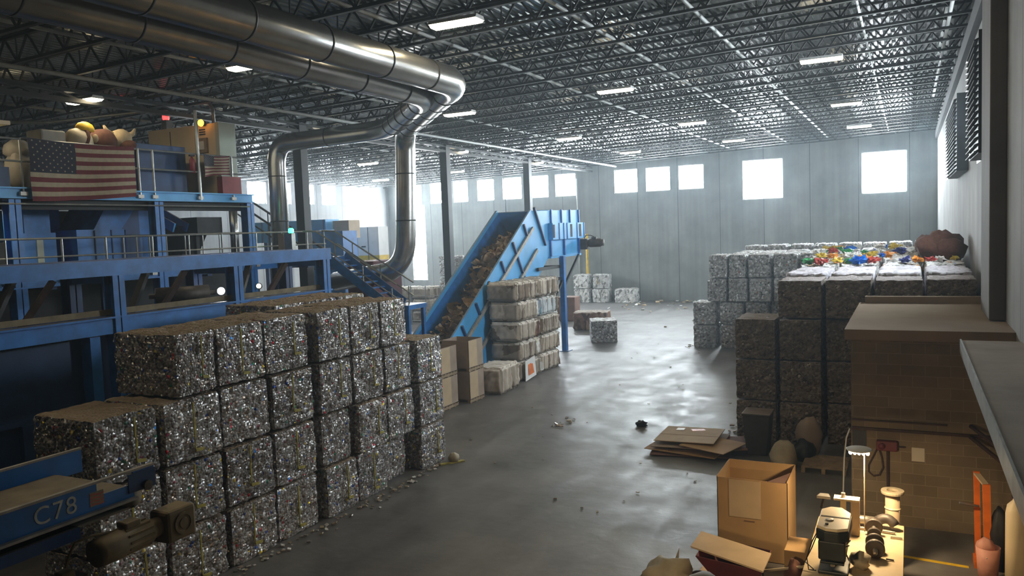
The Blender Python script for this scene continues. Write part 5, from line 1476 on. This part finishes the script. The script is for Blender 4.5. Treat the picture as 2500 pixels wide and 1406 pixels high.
b = MB().lump((-3.3,11.7,0.28), 0.38, 0.33, 0.3, 41, 0.5, 10, 1.8)
b.build('waste_sack', M['bag'], smooth=True, label='crumpled pale sack on the floor at the bottom edge left of the wheelbarrow', cat='sack')
MB().add([(-3.35,11.85,0.3),(-3.2,11.8,0.42),(-3.25,12.05,0.62),(-3.34,11.84,0.31)], [(0,1,2),(0,2,3),(0,3,1),(1,3,2)]).build('torn_flap', M['bag'], label='pointed torn flap of pale sacking above the crumpled sack', cat='sack')
MB().box(-1.75, -1.4, 12.6, 13.2, 0, 0.6).build('side_carton', M['card'], label='small cardboard carton between the tall carton and the workbench', cat='cardboard box', bevel=0.01)
MB().lump((-1.55,12.2,0.3), 0.15, 0.2, 0.32, 44, 0.4, 8).build('dark_sack', M['plushbrown'], smooth=True, label='dark sack slumped against the left side of the workbench', cat='sack')
MB().bar((-3.05,12.2,0.02),(-3.0,13.1,0.02),0.12,0.03).build('floor_board', M['card_pale'], label='narrow pale board on the floor left of the wheelbarrow', cat='board')

# flattened cartons on the floor
fl = [(-4.95,19.8,0.02,1.9,1.7,0.15,'card_dark'),(-5.0,19.7,0.07,1.8,1.5,-0.1,'card'),(-4.6,19.9,0.12,1.9,1.3,0.25,'card_dark'),(-5.0,19.9,0.17,1.7,1.6,0.05,'card_grey'),
      (-4.35,19.5,0.22,1.2,1.2,-0.3,'card'),(-5.05,20.0,0.28,1.5,1.5,0.02,'card_pale')]
for i, (x, y, z, w, d, a, mt2) in enumerate(fl):
    b = MB(); R3 = Matrix.Rotation(a, 3, 'Z') @ Matrix.Rotation(0.03*math.sin(i*2), 3, 'Y')
    b.obox((x,y,z+0.02), w, d, 0.018, R3)
    o = b.build('flattened_carton', M[mt2], label='flattened carton in the pile on the floor, %s from the bottom' % ORD[i], cat='cardboard sheet', group='flattened cartons on the floor')
    if i == 5:
        MB().obox((x-0.35,y+0.45,z+0.032), 0.2, 0.24, 0.004, R3).build('white_label', M['whitepaint'], o)
        MB().obox((x+0.1,y+0.5,z+0.032), 0.34, 0.22, 0.004, Matrix.Rotation(0.5,3,'Z')).build('orange_print', M['orange'], o)
        MB().obox((x,y-0.1,z+0.031), w, 0.012, 0.003, R3).build('fold_line', M['card_dark'], o)
# bin, bag, pallet by the dusty bales
t = thing('waste_bin', 'dark square waste bin with dusty lid before the dusty bales', 'bin', (-3.35, 20.0, 0))
b = MB(); b.add([(-3.58,19.7,0),(-3.1,19.7,0),(-3.1,20.25,0),(-3.58,20.25,0),(-3.66,19.62,0.98),(-3.02,19.62,0.98),(-3.02,20.32,0.98),(-3.66,20.32,0.98)], [(3,2,1,0),(4,5,6,7),(0,1,5,4),(1,2,6,5),(2,3,7,6),(3,0,4,7)])
b.build('body', M['binplastic'], t, bevel=0.02)
MB().box(-3.68, -3.0, 19.6, 20.34, 0.98, 1.04).build('lid', M['binplastic'], t, bevel=0.02)
MB().lump((-2.6,18.9,0.22), 0.32, 0.36, 0.4, 51, 0.25, 9).build('rubbish_bag', M['bag'], smooth=True, label='pale rubbish bag on the floor behind the tall carton', cat='bag')
MB().lump((-2.25,19.7,0.2), 0.25, 0.3, 0.28, 52, 0.25, 9).build('dark_bag', M['machine'], smooth=True, label='dark bag on the floor before the dusty bales, right of the pale bag', cat='bag')
MB().lump((-2.2,20.3,0.4), 0.3, 0.3, 0.5, 53, 0.25, 9).build('grey_sack', M['card_grey'], smooth=True, label='dim grey sack leaning on the dusty bales', cat='sack')
t = thing('wooden_pallet', 'wooden pallet on the floor left of the block wall room', 'pallet', (-1.75, 19.2, 0))
for i in range(7):
    MB().box(-2.2, -1.25, 18.7+0.16*i, 18.8+0.16*i, 0.11, 0.13).build('board', M['wood'], t)
for i in range(3):
    MB().box(-2.2+0.43*i, -2.12+0.43*i, 18.68, 19.78, 0.0, 0.11).build('stringer', M['wood'], t)
# right-hand end: orange frame, bucket, cylinder
t = thing('orange_frame', 'upright orange steel frame leaning by the block wall at the right', 'machine frame', (1.1, 14.5, 0))
MB().bar((1.0,14.72,0.1),(0.97,14.72,1.5),0.09,0.05).build('rear_plate', M['orange'], t)
MB().bar((1.12,14.45,0.1),(1.09,14.45,1.38),0.11,0.07).build('front_channel', M['orange'], t)
MB().bar((0.97,14.72,1.47),(1.09,14.45,1.36),0.09,0.03).build('top_tie', M['tan'], t)
MB().box(0.93, 1.2, 14.4, 14.8, 0.0, 0.1).build('foot', M['orange'], t)
MB().tube([(0.72,14.5,1.02),(1.0,14.6,0.96)], 0.02, 8).build('handle', M['rail'], t)
t = thing('bucket', 'faded pink bucket in front of the orange frame', 'bucket', (1.08, 13.95, 0))
MB().lathe([(0.13,0),(0.17,0.55),(0.165,0.55),(0.125,0.02)], (1.08,13.95,0), (0,0,1), 20).build('pail', M['pink'], t, smooth=True)
MB().lump((1.05,13.95,0.56), 0.13, 0.13, 0.11, 61, 0.3, 8).build('rag', M['pink'], t, smooth=True)
MB().tube([(0.93,13.9,0.5),(1.05,13.8,0.42),(1.2,13.86,0.42)], 0.012, 6).build('bail', M['rail'], t)
MB().lump((1.3,14.5,0.5), 0.16, 0.2, 0.5, 62, 0.35, 9).build('dark_coat', M['black'], smooth=True, label='dark slumped coat behind the pink bucket', cat='coat')
t = thing('gas_cylinder', 'tall cream gas cylinder at the right edge under the ledge', 'gas cylinder', (1.42, 13.7, 0))
MB().lathe([(0.14,0),(0.14,1.2),(0.12,1.32),(0.05,1.4),(0.04,1.44)], (1.42,13.7,0), (0,0,1), 20).build('body', M['cream'], t, smooth=True)
MB().lathe([(0.06,1.44),(0.06,1.54)], (1.42,13.7,0), (0,0,1), 12).build('valve', M['black'], t)
MB().lump((1.3,13.0,0.16), 0.2, 0.22, 0.2, 63, 0.1, 9).build('yellow_can', M['yellow'], smooth=True, label='yellow rounded container on the floor at the bottom right corner', cat='container')
MB().box(1.5, 1.6, 14.9, 15.1, 0.8, 1.05).build('red_box', M['maroon'], label='small dark red box on the wall behind the cream cylinder', cat='box')

# dark louvred shutters on the right wall
for i, (y0, y1, z0, z1, lab) in enumerate(((19.6,22.5,6.95,9.5,'tall dark louvred vent on the right wall beside the pilaster'), (28.2,34.6,7.0,9.35,'farther dark louvred vent on the right wall beyond the first'))):
    t = thing('wall_louvre', lab, 'louvre', (1.4, (y0+y1)/2, z0), 'louvres on the right wall')
    MB().box(1.3, XR-0.005, y0, y1, z0, z1).build('casing', M['column'], t)
    b = MB(); n = 18
    for q in range(n):
        z = z0+0.05+(z1-z0-0.1)*q/n
        b.prism([(1.3,z),(1.22,z-0.03),(1.22,z-0.01),(1.3,z+0.03)], 'y', y0+0.05, y1-0.05)
    b.build('blades', M['black'], t)

# litter
def litter(label, pts, mats, seed, smin, smax, n):
    rr = random.Random(seed); b = MB()
    for i in range(n):
        x, y = pts(rr); s = rr.uniform(smin, smax)
        b.mi = rr.randrange(len(mats))
        a = Matrix.Rotation(rr.uniform(0,6.28),3,'Z') @ Matrix.Rotation(rr.uniform(-0.6,0.6),3,'X')
        b.obox((x,y,s*0.32+0.004), s, s*0.8, s*0.25, a)
    b.build('litter', mats, label=label, cat='litter', kind='stuff')
litter('pale scraps of litter scattered on the floor near the far wall', lambda r2: (r2.uniform(-19,-9), 57.6-abs(r2.gauss(0,5))), [M['whitepaint'], M['bag'], M['card_pale']], 1, 0.08, 0.3, 70)
litter('small silver scraps along the foot of the can bales', lambda r2: (-10.45+abs(r2.gauss(0,0.18)), r2.uniform(7.5,17)), [M['steel'], M['card_grey'], M['bag'], M['whitepaint']], 2, 0.03, 0.09, 150)
litter('specks of litter on the open aisle floor', lambda r2: (r2.uniform(-11,-4), r2.uniform(14,38)), [M['bag'], M['card_grey']], 3, 0.03, 0.08, 40)
litter('scraps at the foot of the dusty bales and far stack', lambda r2: (r2.uniform(-9.3,-8.9) if r2.random() < 0.5 else r2.uniform(-4.6,-4.2), r2.uniform(20.5,22.5) if r2.random() < 0.5 else r2.uniform(35.8,37)), [M['steel'], M['card_grey'], M['bag']], 4, 0.05, 0.14, 40)
MB().lump((-6.85,21.6,0.06), 0.16, 0.1, 0.09, 71, 0.8, 8, 2.2).build('dark_scrap', M['black'], smooth=True, label='single dark scrap lying alone on the open floor', cat='scrap')
t = MB().lump((-10.15,16.75,0.12), 0.14, 0.14, 0.12, 72, 0.2, 9)
t.build('pale_bottle', M['bag'], smooth=True, label='pale crushed jug on the floor at the far end of the can bales', cat='bottle')
MB().bar((-10.35,16.4,0.02),(-9.95,16.9,0.02),0.1,0.03).build('fallen_strap', M['strap'], label='yellow strap fallen on the floor under the pale crushed jug', cat='strap')

# black masses added so the gaps behind the walkways read dark
t = thing('dark_backing', 'black machine block added to darken the gap behind the lower walkway', 'machine', (-25.2, 13, 0))
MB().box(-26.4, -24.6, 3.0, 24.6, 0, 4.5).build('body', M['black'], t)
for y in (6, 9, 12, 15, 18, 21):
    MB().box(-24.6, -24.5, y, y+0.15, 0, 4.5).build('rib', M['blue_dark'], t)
MB().box(-27.0, -26.4, 3.0, 18.9, 4.98, 6.95).build('dark_gap_panel', M['black'], label='black panel added to darken the gap behind the blue hopper', cat='panel')
